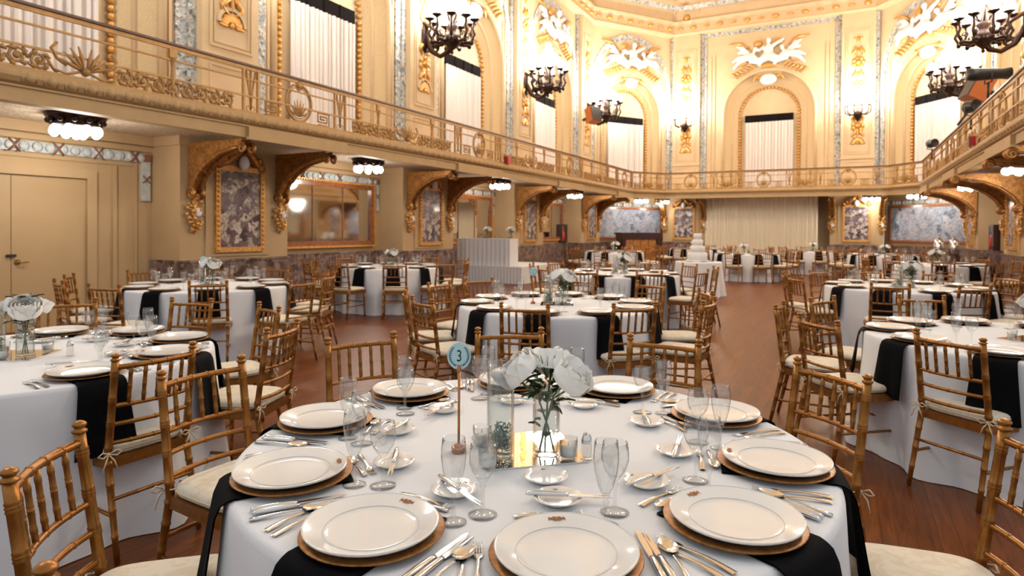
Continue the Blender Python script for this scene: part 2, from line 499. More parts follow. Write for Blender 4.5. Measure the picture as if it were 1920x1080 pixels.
# ---- plaster figure groups over the arches (one continuous surface, remeshed)
def figure_mesh():
    mb = MB()

    def limb(pts, rs): mb.tube(pts, rs, 8)
    # seated middle figure
    mb.ball((0, -.16, .52), (.24, .17, .30)); mb.ball((0.02, -.24, 1.02), (.12, .13, .15)); limb([(0, -.18, .75), (0.01, -.2, .92)], [.1, .07])
    limb([(-.18, -.2, .72), (-.45, -.25, .55), (-.62, -.22, .75)], [.10, .085, .06]); limb([(.18, -.2, .72), (.48, -.22, .88), (.72, -.2, 1.02)], [.10, .085, .06])
    limb([(-.12, -.2, .32), (-.30, -.36, .12), (-.42, -.2, -.22)], [.14, .12, .07]); limb([(.12, -.2, .32), (.34, -.36, .16), (.30, -.2, -.22)], [.14, .12, .07])
    # two flying side figures
    for sg in (-1, 1):
        mb.ball((sg * .85, -.15, .30), (.27, .15, .20)); mb.ball((sg * .62, -.2, .62), (.11, .12, .13))
        limb([(sg * .72, -.16, .42), (sg * .64, -.18, .56)], [.09, .07])
        limb([(sg * 1.02, -.16, .22), (sg * 1.35, -.2, .10), (sg * 1.68, -.14, -.22)], [.13, .11, .06])
        limb([(sg * 1.0, -.16, .32), (sg * 1.38, -.2, .30), (sg * 1.72, -.14, .12)], [.13, .10, .06])
        limb([(sg * .72, -.16, .36), (sg * .42, -.22, .10), (sg * .30, -.2, -.12)], [.09, .08, .05])
        mb.ball((sg * 1.20, -.12, .58), (.34, .06, .12), M=Matrix.Translation((0, 0, 0)))
        limb([(sg * .9, -.1, .48), (sg * 1.25, -.1, .80), (sg * 1.55, -.08, .92)], [.07, .12, .03])
    # drapery swag joining them
    limb([(-.9, -.1, .1), (-.45, -.14, .0), (0, -.16, .16), (.45, -.14, .0), (.9, -.1, .1)], [.08, .13, .16, .13, .08])
    me = mb.mesh('plaster_figures', 'plaster')
    o = bpy.data.objects.new('temporary_figures', me); COL.objects.link(o)
    md = o.modifiers.new('remesh', 'REMESH'); md.mode = 'VOXEL'; md.voxel_size = 0.035; md.use_smooth_shade = True
    sm = o.modifiers.new('smooth', 'SMOOTH'); sm.iterations = 3
    dg = bpy.context.evaluated_depsgraph_get()
    out = bpy.data.meshes.new_from_object(o.evaluated_get(dg))
    bpy.data.objects.remove(o)
    return out


FIG = figure_mesh()
_g = MB()
for _sg in (-1, 1):
    for _i in range(6):
        _t = _i / 5
        _g.tube([(_sg * (.55 + .9 * _t), -.03, -.25 - .45 * _t), (_sg * (.85 + .9 * _t), -.07, -.12 - .35 * _t), (_sg * (.8 + 1.0 * _t), -.04, -.05 - .5 * _t)], [.03, .075, .02], 5)
    _g.tube([(_sg * .95, -.05, .75), (_sg * 1.35, -.08, 1.05), (_sg * 1.9, -.04, 1.12)], [.05, .09, .02], 5)
    _g.ball((_sg * 1.25, -.06, .05), (.26, .07, .18)); _g.ball((_sg * .5, -.06, .95), (.2, .07, .16))
_g.ball((0, -.05, -.18), (.5, .06, .12))
FIGGILT = _g.mesh('gilded_scrolls', 'gilt')
WIN_N = [0]
HOLD = {}


def upper_bay(M, wall, W, where, hw=1.75, arched=True, fig=True, zs=6.6, curtain=True):
    """one bay of the upper wall: recessed arched window, mouldings, mosaic border, plaster figures"""
    WIN_N[0] += 1
    dep, ihw, izs = 0.5, 1.2, 6.55
    mb = MB(); arch_wall(mb, W, ZG + .1, ZCOR + .25, hw, zs, 0)
    mb.build('plaster_field', 'cream', wall, M)
    w = place('window_%d' % WIN_N[0], None, None, M)
    tag(w, 'tall arched window recess %s' % where, None, None, 'structure')
    o, i_ = arch_pts(hw, ZG + .1, zs), arch_pts(ihw, ZG + .1, izs)
    mb = MB()
    for k in range(len(o) - 1):
        mb.add([(o[k][0], 0, o[k][1]), (o[k + 1][0], 0, o[k + 1][1]), (i_[k + 1][0], dep, i_[k + 1][1]), (i_[k][0], dep, i_[k][1])], [(0, 1, 2, 3)], True)
    mb.build('reveal', 'damask', w)
    mb = MB(); mb.prism(i_, dep + .001, dep + .05); mb.build('back_panel', 'cream', w)
    mb = MB(); mb.tube([(x, -.02, z) for x, z in o], .07, 6); mb.build('outer_moulding', 'cream', w)
    mb = MB(); mb.tube([(x * 1.0, dep * .55, z) for x, z in arch_pts((hw + ihw) / 2, ZG + .1, (zs + izs) / 2)], .05, 6); mb.build('inner_moulding', 'cream', w)
    # bead moulding
    mb = MB()
    pts = [(-ihw, z) for z in [ZG + .3 + .13 * k for k in range(int((izs - ZG - .3) / .13))]]
    pts += [(-ihw * cos(pi * k / 26), izs + ihw * sin(pi * k / 26)) for k in range(27)]
    pts += [(-x, z) for x, z in pts[:int((izs - ZG - .3) / .13)]]
    for x, z in pts: mb.ball((x, dep - .05, z), .066, 6, 4)
    tag(mb.build('bead_moulding', 'gilt', w), kind='stuff')
    mb = MB(); mb.box(-.98, .98, dep - .12, dep - .02, 6.28, 6.58)
    for k in range(4): mb.box(-.98 + .49 * k - .01 + .0, -.98 + .49 * k + .01, dep - .14, dep - .1, 6.28, 6.58)
    mb.build('vent_grille', 'grille', w)
    if curtain:
        if 'cur' not in HOLD: HOLD['cur'] = drape_mesh(1.96, ZG + .12, 6.26, 15, .05, seed=3).mesh('window_curtain', 'sheer')
        c = place('window_curtain', HOLD['cur'], None, M @ Matrix.Translation((0, dep - .13, 0)))
        tag(c, 'white pleated curtain in the arched window %s' % where, 'curtain', 'white curtains in the upper windows')
    # mosaic border of the bay
    mb = MB()
    if arched: ribbon_arch(mb, W / 2 - .12, .22, ZG + .1, 7.6, 2.55 / (W / 2 - .12), -.05, .0)
    else:
        for sx in (-1, 1): mb.box(sx * (W / 2 - .02), sx * (W / 2 - .24), -.05, 0, ZG + .1, ZCOR - .15) if sx < 0 else mb.box(W / 2 - .24, W / 2 - .02, -.05, 0, ZG + .1, ZCOR - .15)
        mb.box(-W / 2 + .02, W / 2 - .02, -.05, 0, ZCOR - .15, ZCOR + .02)
    mb.build('mosaic_border', 'mosaic', wall, M)
    mb = MB()
    for x in (-1, 1):
        for k, dx in enumerate((.36, .52)):
            xx = x * (W / 2 - dx - .06)
            mb.box(xx - .025, xx + .025, -.035, 0, ZG + .1, 8.2 if arched else 9.3)
    mb.build('field_moulding', 'cream', wall, M)
    if fig:
        f = thing('plaster_figure_group', M @ Matrix.Translation((0, 0, 8.78)) @ Matrix.Scale(.86, 4),
                  'white plaster cherubs over the arched window %s' % where, 'relief', 'plaster figures over the arches')
        place('figures', FIG, f); place('gilded_scrolls', FIGGILT, f)
        k = MB(); k.ball((0, -.12, 0), (.34, .16, .24), 12, 8); k.ball((0, -.16, -.05), (.22, .16, .2), 10, 6)
        key = k.build('cartouche', 'plaster', w, Matrix.Translation((0, .1, 8.02)))
        k = MB()
        for sg in (-1, 1): k.tube([(sg * .3, -.1, .05), (sg * .5, -.12, .15), (sg * .62, -.1, -.05)], [.06, .1, .03], 6)
        k.build('cartouche_scroll', 'gilt', w, Matrix.Translation((0, .1, 8.02)))


def upper_pilaster(M, wall, width=1.15):
    h = width / 2
    if ('pil', width) not in HOLD:
        mb = MB(); mb.box(-h, h, -.25, .3, ZG + .1, ZCOR + .2)
        a = mb.mesh('pilaster_shaft', 'cream')
        mb = MB(); frame_strip(mb, -h + .14, h - .14, 4.6, 9.6, .035, -.28, -.25); frame_strip(mb, -h + .22, h - .22, 4.68, 9.52, .025, -.27, -.25)
        frame_strip(mb, -h + .14, h - .14, 3.3, 4.3, .03, -.275, -.25); mb.box(-h - .03, h + .03, -.30, -.25, 4.4, 4.48)
        ribbon_arch(mb, .30, .06, 5.05, 5.05, 1.0, -.29, -.25, 12)
        b = mb.mesh('pilaster_moulding', 'cream')
        mb = MB()
        ornament(mb, 0, 5.02, .26, -.27, 0)
        for z, k in ((5.42, 1), (5.72, 3), (6.15, 1), (6.5, 2), (6.95, 1), (7.35, 3), (7.8, 1), (8.3, 3), (8.75, 1), (9.2, 2)): ornament(mb, 0, z, .40, -.27, k)
        c = mb.mesh('gilded_relief', 'gilt')
        mb = MB()
        for sx in (-1, 1): mb.box(sx * h - (.0 if sx > 0 else .14), sx * h + (.14 if sx > 0 else .0), -.10, 0, ZG + .1, ZCOR)
        d = mb.mesh('mosaic_strip', 'mosaic')
        HOLD['pil', width] = (a, b, c, d)
    for n, me in zip(('pilaster_shaft', 'pilaster_moulding', 'gilded_relief', 'mosaic_strip'), HOLD['pil', width]): place(n, me, wall, M)


def struct_root(name, label): return thing(name, None, label, None, None, 'structure')


wl = struct_root('wall_left', 'long cream and gilt side wall with tall arches on the left')
wb = struct_root('wall_back', 'far cream and gilt end wall with an arched window')
wr = struct_root('wall_right', 'cream and gilt side wall on the right')
wdl = struct_root('wall_corner_left', 'slanted corner wall joining left and end walls')
wdr = struct_root('wall_corner_right', 'slanted corner wall joining right and end walls')


def ML(y, x=XLW): return TR(x, y, 0, pi / 2)


def MR(y, x=XRW): return TR(x, y, 0, -pi / 2)


MBK = TR(CX, YB, 0, 0)
DL0, DL1 = Vector((XLW, 25.35)), Vector((-7.2, YB))
DR0, DR1 = Vector((1.1, YB)), Vector((XRW, 25.35))


def mid(a, b):
    c = (a + b) / 2; d = b - a
    return TR(c.x, c.y, 0, math.atan2(d.y, d.x)), d.length


MDL, WDL = mid(DL0, DL1)
MDR, WDR = mid(DR0, DR1)
ORD = ['nearest the camera', 'second along the left wall', 'third along the left wall', 'last along the left wall']
for i, y in enumerate(BAY):
    upper_bay(ML(y), wl, 5.75 - 1.15, ORD[i] + ' on the left' if i == 0 else ORD[i])
for y in PIL: upper_pilaster(ML(y), wl)
upper_bay(MDL, wdl, WDL, 'in the slanted left corner', hw=1.6)
upper_bay(MBK, wb, 5.65, 'in the middle of the far wall', hw=1.85, arched=False)
for x in (CX - 3.45, CX + 3.4): upper_pilaster(TR(x, YB, 0), wb, 1.2)
upper_bay(MDR, wdr, WDR, 'in the slanted right corner', hw=1.6)
for i, y in enumerate(BAY[1:]): upper_bay(MR(y), wr, 5.75 - 1.15, ['on the right wall nearest the camera', 'second along the right wall', 'last along the right wall'][i])
for y in PIL[1:]: upper_pilaster(MR(y), wr)

# ---- cornice, cove and ribs
PER = [Vector((XLW, 2)), Vector((XLW, 25.35)), Vector((-7.2, YB)), Vector((1.1, YB)), Vector((XRW, 25.35)), Vector((XRW, 7))]


def inset(d):
    out = []
    for i, p in enumerate(PER):
        ns = []
        for a, b in ((i - 1, i), (i, i + 1)):
            if a < 0 or b >= len(PER): continue
            e = (PER[b] - PER[a]).normalized(); ns.append(Vector((e.y, -e.x)))
        if len(ns) == 1: q = p + ns[0] * d
        else:
            m = (ns[0] + ns[1]); q = p + m * (d / (m.dot(ns[0])))
        out.append(q)
    return out


ceil = struct_root('ceiling', 'cream coved ceiling with moulded ribs and gilt bands')


def loft(name, prof, mat, parent):
    mb = MB()
    rows = [[(q.x, q.y, z) for q in inset(d)] for d, z in prof]
    n = len(PER)
    for a, b in zip(rows, rows[1:]):
        for k in range(n - 1): mb.add([a[k], a[k + 1], b[k + 1], b[k]], [(0, 1, 2, 3)])
    return mb.build(name, mat, parent)


loft('cornice_band', [(-.05, ZCOR), (.30, ZCOR + .02), (.34, ZCOR + .10), (.30, ZCOR + .14), (.30, ZCOR + .5), (.36, ZCOR + .54), (.40, ZCOR + .64), (.2, ZCOR + .66)], 'cream', ceil)
COVE = [(.2 + 4.6 * (1 - cos(t)), ZCOR + .62 + 2.3 * sin(t)) for t in [pi / 2 * k / 8 for k in range(9)]]
loft('cove', COVE, 'cream', ceil)
mb = MB(); q = inset(COVE[-1][0]); mb.add([(p.x, p.y, COVE[-1][1]) for p in q], [tuple(range(len(q)))]); mb.build('flat_panel', 'cream', ceil)
mb = MB()
for a, b in zip(inset(.29), inset(.29)[1:]):
    L = (b - a).length; n = int(L / .55); e = (b - a) / L
    for k in range(n):
        p = a + e * ((k + .5) * L / n)
        mb.ball((p.x, p.y, ZCOR + .32), (.15, .15, .10 if k % 2 else .05), 6, 4)
tag(mb.build('gilded_rosettes', 'gilt', ceil), kind='stuff')
for p, nrm, w in [((XLW, y), (1, 0), 1.1) for y in PIL] + [((CX - 3.45, YB), (0, -1), 1.15), ((CX + 3.4, YB), (0, -1), 1.15)] + [((XRW, y), (-1, 0), 1.1) for y in PIL[2:]]:
    tx, ty = -nrm[1], nrm[0]
    mb = MB(); mg = MB()
    for s_, e_ in ((-.5, -.42), (.42, .5)):
        rows = []
        for d, z in COVE:
            rows.append([(p[0] + nrm[0] * d + tx * w * s, p[1] + nrm[1] * d + ty * w * s, z - h) for s, h in ((s_, .0), (s_, .10), (e_, .10), (e_, .0))])
        for a, b in zip(rows, rows[1:]):
            for k in range(3): mb.add([a[k], a[k + 1], b[k + 1], b[k]], [(0, 1, 2, 3)])
    for k, (d, z) in enumerate(COVE[:-1]):
        d2, z2 = COVE[k + 1]
        mg.ball((p[0] + nrm[0] * (d + d2) / 2, p[1] + nrm[1] * (d + d2) / 2, (z + z2) / 2 - .04), .16, 6, 4)
    mb.build('ceiling_rib', 'cream', ceil); mg.build('rib_ornament', 'gilt', ceil)
# oval plaster medallions in the coves and a mosaic line above the cornice
loft('mosaic_line', [(.62, ZCOR + 1.05), (.72, ZCOR + 1.22)], 'mosaic', ceil)
for x, y, z, a in ((CX, YB - 1.35, ZCOR + 2.0, 0), (-8.0, 26.9, ZCOR + 1.9, .95), (1.8, 26.6, ZCOR + 1.9, -.95)):
    mb = MB(); mb.ball((0, 0, 0), (.32, .1, .22), 12, 8); mb.build('oval_medallion', 'plaster', ceil, TR(x, y, z, a) @ Matrix.Rotation(.8, 4, 'X'))

# ---- lower walls under the gallery
LY = -.44     # front of the lower pilasters, local y
AY = .30      # back of the alcoves


def slab_row(parent, M, x0, x1, y, z0, z1, w, mat='marbledark', th=.05):
    n = max(1, round((x1 - x0) / w)); s = (x1 - x0) / n
    for k in range(n):
        mb = MB(); mb.box(x0 + k * s + .004, x0 + (k + 1) * s - .004, y - th, y, z0, z1)
        mb.build('marble_slab', mat, parent, M)


def ceramic_band(parent, M, x0, x1, z, y):
    mb = MB(); n = int((x1 - x0) / .16)
    mb.box(x0, x1, y - .05, y, z - .075, z + .075)
    for k in range(n): mb.ball((x0 + (k + .5) * (x1 - x0) / n, y - .05, z), (.075, .03, .075), 6, 4)
    for sx in (x0, x1): mb.box(sx - .07, sx + .07, y - .045, y, z - .70, z + .02)
    mb.build('ceramic_band', 'ceramic', parent, M)
    mb = MB()
    k = x0 + .35
    while k < x1 - .2:
        for sg in (-1, 1): mb.tube([(k - .07, y - .075, z - .09 * sg), (k, y - .09, z), (k + .07, y - .075, z + .09 * sg)], .012, 4)
        k += .55
    for sx in (x0, x1):
        for sg in (-1, 1): mb.tube([(sx - .06, y - .06, z - .35 - .06 * sg), (sx + .06, y - .06, z - .35 + .06 * sg)], .011, 4)
        mb.box(sx - .06, sx + .06, y - .07, y - .04, z - .06, z + .06)
    mb.build('ribbon_cross', 'ribbonx', parent, M)


MIRN = [0]


def lower_bay(M, wall, W, what, where):
    h = W / 2
    mb = MB(); mb.add([(-h, AY, 0), (h, AY, 0), (h, AY, ZG), (-h, AY, ZG)], [(0, 1, 2, 3)])
    mb.box(-h, h, AY - .06, AY, 2.70, 2.78); mb.box(-h, h, AY - .10, AY, 2.80, 2.95)
    mb.build('alcove_panel', 'wall', wall, M)
    if what != 'door':
        slab_row(wall, M, -h, h, AY, .06, .90, .9)
        mb = MB(); mb.box(-h, h, AY - .07, AY, 0, .06); mb.box(-h, h, AY - .065, AY, .90, .935); mb.build('wainscot_rail', 'marbledark', wall, M)
    ceramic_band(wall, M, -h + .12, h - .12, 2.60, AY)
    mb = MB(); frame_strip(mb, -h + .26, h - .26, .98 if what != 'door' else .0, 2.50, .05, AY - .03, AY); mb.build('panel_moulding', 'wall', wall, M)
    if what == 'mirror':
        MIRN[0] += 1
        t = thing('wall_mirror', M, 'wide red brown framed mirror in three panes, %s' % where, 'mirror', 'framed mirrors under the gallery')
        for k in range(3):
            x0 = -1.38 + .92 * k
            mb = MB(); mb.box(x0 + .004, x0 + .916, AY - .045, AY - .03, 1.18, 2.40); mb.build('pane', 'mirrorold', t)
        for k in (1, 2):
            mb = MB(); mb.box(-1.38 + .92 * k - .008, -1.38 + .92 * k + .008, AY - .06, AY - .03, 1.18, 2.40); mb.build('mullion', 'wood', t)
        mb = MB(); frame_strip(mb, -1.48, 1.48, 1.08, 2.49, .10, AY - .10, AY - .01); mb.build('frame', 'wood', t)
        mb = MB(); frame_strip(mb, -1.52, 1.52, 1.04, 2.53, .045, AY - .12, AY - .01)
        for k in range(44): mb.ball((-1.47 + 2.94 * k / 43, AY - .12, 2.50), .024, 5, 4)
        mb.build('gilt_edge', 'gilt', t)
    elif what == 'mural':
        t = thing('stone_panel', M, 'large mottled blue grey stone panel %s' % where, 'panel', 'blue grey corner panels')
        hw = h - .42
        for k in range(2):
            mb = MB(); mb.box(-hw + hw * k + .002, hw * k - .002, AY - .05, AY - .02, 1.14, 2.40); mb.build('slab', 'bluestone', t)
        mb = MB(); frame_strip(mb, -hw - .08, hw + .08, 1.06, 2.48, .085, AY - .09, AY - .01); mb.build('frame', 'wood', t)
    elif what == 'door':
        d = place('door_1', None, None, M @ Matrix.Translation((-.235, 0, 0))); tag(d, 'tan double door with brass handle on the left wall', None, None, 'structure')
        for x0, x1 in ((-.96, -.004), (.004, .96)):
            mb = MB(); mb.box(x0, x1, AY - .04, AY - .0, .01, 2.19); mb.build('door_leaf', 'door', d)
        mb = MB()
        mb.box(-1.10, -.965, AY - .09, AY, 0, 2.195); mb.box(.965, 1.10, AY - .09, AY, 0, 2.195); mb.box(-1.10, 1.10, AY - .09, AY, 2.195, 2.33)
        mb.box(-1.42, -1.36, AY - .05, AY, 0, 2.44); mb.box(1.36, 1.42, AY - .05, AY, 0, 2.44)
        mb.build('door_frame', 'wall', d)
        mb = MB(); mb.lathe([(0, 0), (.035, 0), (.038, .012), (.012, .02), (.012, .05), (0, .052)], 12, M=Matrix.Translation((.07, AY - .04, .975)) @ Matrix.Rotation(pi / 2, 4, 'X'))
        mb.tube([(.07, AY - .09, .975), (.12, AY - .095, .975), (.19, AY - .09, .97)], [.012, .011, .009], 8); mb.build('door_handle', 'brass', d)
        mb = MB(); mb.box(-.06, .05, AY - .075, AY - .04, 1.05, 1.085); mb.build('latch', 'blackpaint', d)


def bracket_mesh():
    """gilded console arm from the pilaster to the gallery front, local: arm reaches to -y"""
    mb = MB()
    p = [(0, -.02, 2.05), (0, -.12, 2.14), (0, -.22, 2.30), (0, -.42, 2.48), (0, -.75, 2.64), (0, -1.05, 2.70), (0, -1.28, 2.72)]
    mb.tube([(x - .075, y, z) for x, y, z in p], [.035, .045, .045, .04, .035, .03, .03], 6)
    mb.tube([(x + .075, y, z) for x, y, z in p], [.035, .045, .045, .04, .035, .03, .03], 6)
    for a, b in zip(p, p[1:]):
        mb.add([(-.09, a[1], a[2]), (.09, a[1], a[2]), (.09, b[1], b[2]), (-.09, b[1], b[2])], [(0, 1, 2, 3)])
        for sx in (-.085, .085):
            mb.add([(sx, a[1], a[2]), (sx, b[1], b[2]), (sx, b[1], 2.84), (sx, a[1], 2.84)], [(0, 1, 2, 3)])
    for sx in (-.09, .09):
        mb.tube([(sx, -1.30 + .09 * (1 - t / 14) * cos(t), 2.70 + .09 * (1 - t / 14) * sin(t)) for t in [k * .7 for k in range(16)]], .022, 5)
        mb.tube([(sx, -.10 + .10 * (1 - t / 14) * cos(t), 2.02 + .10 * (1 - t / 14) * sin(t)) for t in [k * .7 for k in range(16)]], .03, 5)
    for k in range(9): mb.ball((0, -.28 - .11 * k, 2.40 + .37 * (1 - math.exp(-k * .4)) - .02), (.07, .06, .05), 6, 4)
    return mb.mesh('console_arm', 'giltdark')


def cluster_mesh():
    r = random.Random(4); mb = MB()
    for k in range(60):
        t = k / 60
        w = .05 + .10 * sin(pi * min(1, t * 1.05)) ** .8
        z = 2.02 - .62 * t
        mb.ball((r.uniform(-w, w), -.05 - r.uniform(0, .07) * sin(pi * t), z), r.uniform(.018, .042), 6, 4)
    mb.tube([(0, -.05, 2.0), (0, -.06, 1.7), (0, -.04, 1.36)], [.03, .05, .015], 6)
    return mb.mesh('fruit_cluster', 'gilt')


BRK, CLU = bracket_mesh(), cluster_mesh()
_m = MB(); _m.ball((.03, -.12, 1.72), (.062, .02, .075), 12, 6); CAMEO = _m.mesh('oval_cameo', 'plaster')
_m = MB()
_r = random.Random(9)
for _k in range(26):
    _a = pi * _k / 25; _m.ball((.42 * cos(_a) + _r.uniform(-.05, .05), -.05 - _r.uniform(0, .08), 2.56 + .2 * sin(_a) + _r.uniform(-.04, .04)), _r.uniform(.04, .09), 6, 4)
for _sg in (-1, 1): _m.tube([(_sg * .5, -.06, 2.52), (_sg * .3, -.10, 2.60), (_sg * .12, -.14, 2.78), (_sg * .02, -.16, 2.88)], [.04, .07, .08, .05], 6)
CREST = _m.mesh('carved_crest', 'giltdark')
_m = MB(); _m.ball((0, -.15, 2.60), (.10, .08, .13), 12, 8); CRESTB = _m.mesh('crest_shield', 'plaster')


def lower_pilaster(M, wall, where, hw=1.1, arms=True, label='left'):
    Mf = M @ Matrix.Translation((0, LY, 0))
    key = ('lp', hw)
    if key not in HOLD:
        mb = MB(); mb.box(-hw, hw, 0, .9, 0, ZG); mb.box(-hw - .03, hw + .03, -.03, .9, 2.80, ZG); mb.box(-.66, .66, -.03, .0, .98, 2.62)
        a = mb.mesh('pier', 'wall')
        HOLD[key] = a
    place('pier', HOLD[key], wall, Mf)
    slab_row(wall, Mf, -hw, hw, -.0, .06, .90, .75)
    mb = MB(); mb.box(-hw - .02, hw + .02, -.08, -.0, 0, .06); mb.box(-hw - .015, hw + .015, -.075, -.0, .90, .935)
    for sx in (-1, 1): mb.box(min(sx * hw, sx * (hw + .05)), max(sx * hw, sx * (hw + .05)), 0, .72, 0, .935)
    mb.build('wainscot_rail', 'marbledark', wall, Mf)
    t = thing('marble_panel', Mf, 'gold framed brown breccia marble panel %s' % where, 'panel', 'marble panels on the piers')
    mb = MB(); mb.box(-.42, .42, -.055, -.02, 1.14, 2.46); mb.build('slab', 'marble', t)
    mb = MB(); frame_strip(mb, -.50, .50, 1.05, 2.54, .085, -.085, -.02)
    for k in range(18):
        for sx in (-.457, .457): mb.ball((sx, -.085, 1.10 + 1.40 * k / 17), .03, 5, 4)
    mb.build('gilt_frame', 'gilt', t)
    place('carved_crest', CREST, t); place('crest_shield', CRESTB, t)
    for sx in (-.88, .88):
        b = thing('console_bracket', Mf @ Matrix.Translation((sx, 0, 0)),
                  'gilded scroll bracket, %s side of the panel %s' % ('near' if (sx < 0) == (label == 'left') else 'far', where), 'bracket', 'gilded brackets under the gallery')
        if arms: place('console_arm', BRK, b)
        place('fruit_cluster', CLU, b); place('oval_cameo', CAMEO, b)


WB_ = 5.75 - 2.2
lower_bay(ML(BAY[0]), wl, WB_, 'door', '')
for i, y in enumerate(BAY[1:]): lower_bay(ML(y), wl, WB_, 'mirror', ['nearest the doors on the left wall', 'behind the raised head table', 'farthest along the left wall'][i])
PO = ['beside the camera on the left', 'nearest the double doors', 'second from the doors', 'third from the doors', 'farthest along the left wall']
for i, y in enumerate(PIL[1:]): lower_pilaster(ML(y), wl, PO[i + 1])
lower_bay(MDL, wdl, WDL, 'mural', 'in the slanted left corner')
for i, x in enumerate((CX - 3.45, CX + 3.4)): lower_pilaster(TR(x, YB, 0), wb, ['just left of the stage drapes', 'just right of the stage drapes'][i], hw=.95)
mb = MB(); mb.box(-4.2, 4.2, AY, AY + .1, 0, ZG); mb.build('stage_backing', 'wall', wb, MBK)
lower_bay(MDR, wdr, WDR, 'mural', 'in the slanted right corner')
for i, y in enumerate(BAY[1:]): lower_bay(MR(y), wr, WB_, 'mirror', ['on the right wall nearest the camera', 'second along the right wall', 'farthest along the right wall'][i])
for i, y in enumerate(PIL[1:]): lower_pilaster(MR(y), wr, ['first along the right wall', 'second along the right wall', 'third along the right wall', 'farthest along the right wall'][i], label='right')

# stage drapes
mb = drape_mesh(4.5, .02, 2.93, 26, .07, seed=8)
c = mb.build('stage_curtain', 'drape', None, TR(CX - .25, YB - .55, 0)); tag(c, 'wide cream pleated stage curtain under the far gallery', 'curtain')

# ---- gallery slab
gal = struct_root('balcony_slab', 'cream gallery floor with moulded front running round the hall')
GP = [Vector((XLR, 2.0)), Vector((XLR, 25.7)), Vector((-6.95, YRB)), Vector((1.35, YRB)), Vector((XRR, 25.9)), Vector((XRR, 6.0))]
GW = [Vector((XLW - .3, 2.0)), Vector((XLW - .3, 25.35)), Vector((-7.2, YB + .3)), Vector((1.1, YB + .3)), Vector((XRW + .3, 25.35)), Vector((XRW + .3, 6.0))]
mb = MB()
for k in range(len(GP) - 1):
    a, b, c_, d = GP[k], GP[k + 1], GW[k + 1], GW[k]
    mb.add([(a.x, a.y, ZG), (b.x, b.y, ZG), (c_.x, c_.y, ZG), (d.x, d.y, ZG)], [(0, 1, 2, 3)])
mb.build('soffit', 'soffit', gal)
mb = MB()
for k in range(len(GP) - 1):
    a, b, c_, d = GP[k], GP[k + 1], GW[k + 1], GW[k]
    mb.add([(a.x, a.y, 3.12), (b.x, b.y, 3.12), (c_.x, c_.y, 3.12), (d.x, d.y, 3.12)], [(3, 2, 1, 0)])
mb.build('gallery_floor', 'wall', gal)


def goff(d):
    out = []
    for i, p in enumerate(GP):
        ns = []
        for a, b in ((i - 1, i), (i, i + 1)):
            if a < 0 or b >= len(GP): continue
            e = (GP[b] - GP[a]).normalized(); ns.append(Vector((e.y, -e.x)))
        m = ns[0] if len(ns) == 1 else ns[0] + ns[1]
        out.append(p + m * (d / m.dot(ns[0])))
    return out


def gloft(name, prof, mat, parent):
    mb = MB(); rows = [[(q.x, q.y, z) for q in goff(d)] for d, z in prof]
    for a, b in zip(rows, rows[1:]):
        for k in range(len(GP) - 1): mb.add([a[k], a[k + 1], b[k + 1], b[k]], [(0, 1, 2, 3)])
    return mb.build(name, mat, parent)


gloft('fascia', [(-.25, ZG), (-.25, 2.84), (.0, 2.83), (.0, 2.98), (.03, 2.99), (.03, 3.01), (.01, 3.02)], 'fascia', gal)
gloft('egg_moulding_bed', [(.01, 3.02), (.06, 3.04), (.10, 3.09), (.10, 3.13), (.06, 3.17), (.06, 3.19), (-.1, 3.20), (-.12, 3.12)], 'fascia', gal)
for y in PIL[1:]:
    for x, sx in ((XLR, 1), (XRR, -1)):
        if sx < 0 and y < 10: continue
        mb = MB(); mb.box(min(x, x + .06 * sx), max(x, x + .06 * sx), y - 1.05, y + 1.05, 2.80, 2.99); mb.build('fascia_block', 'fascia', gal)
mb = MB(); mb.ball((0, 0, 0), (.045, .065, .058), 8, 5)
for sg in (-1, 1): mb.tube([(.0, sg * .075, .05), (.015, sg * .085, 0), (-.005, sg * .06, -.06)], [.014, .018, .01], 5)
EGG = mb.mesh('egg', 'fascia')
g_ = goff(.075); far_eggs = MB()
for k in range(len(g_) - 1):
    a, b = g_[k], g_[k + 1]; L = (b - a).length; n = int(L / .21); e = (b - a) / L; ang = math.atan2(e.y, e.x) - pi / 2
    for i in range(n):
        p = a + e * ((i + .5) * L / n)
        M = TR(p.x, p.y, 3.10, ang)
        if k == 0 and 3.5 < p.y < 16.5: place('egg', EGG, gal, M)
        elif k > 0 or p.y >= 16.5: far_eggs.ball((0, 0, 0), (.035, .055, .05), 6, 4, M=M)
tag(far_eggs.build('egg_row', 'fascia', gal), kind='stuff')

# ---- gallery railing
def spiral(r0, turns, n, sg=1, ph=0.0):
    return [(sg * r0 * (1 - .8 * i / n) * cos(ph + turns * 2 * pi * i / n), r0 * (1 - .8 * i / n) * sin(ph + turns * 2 * pi * i / n)) for i in range(n + 1)]


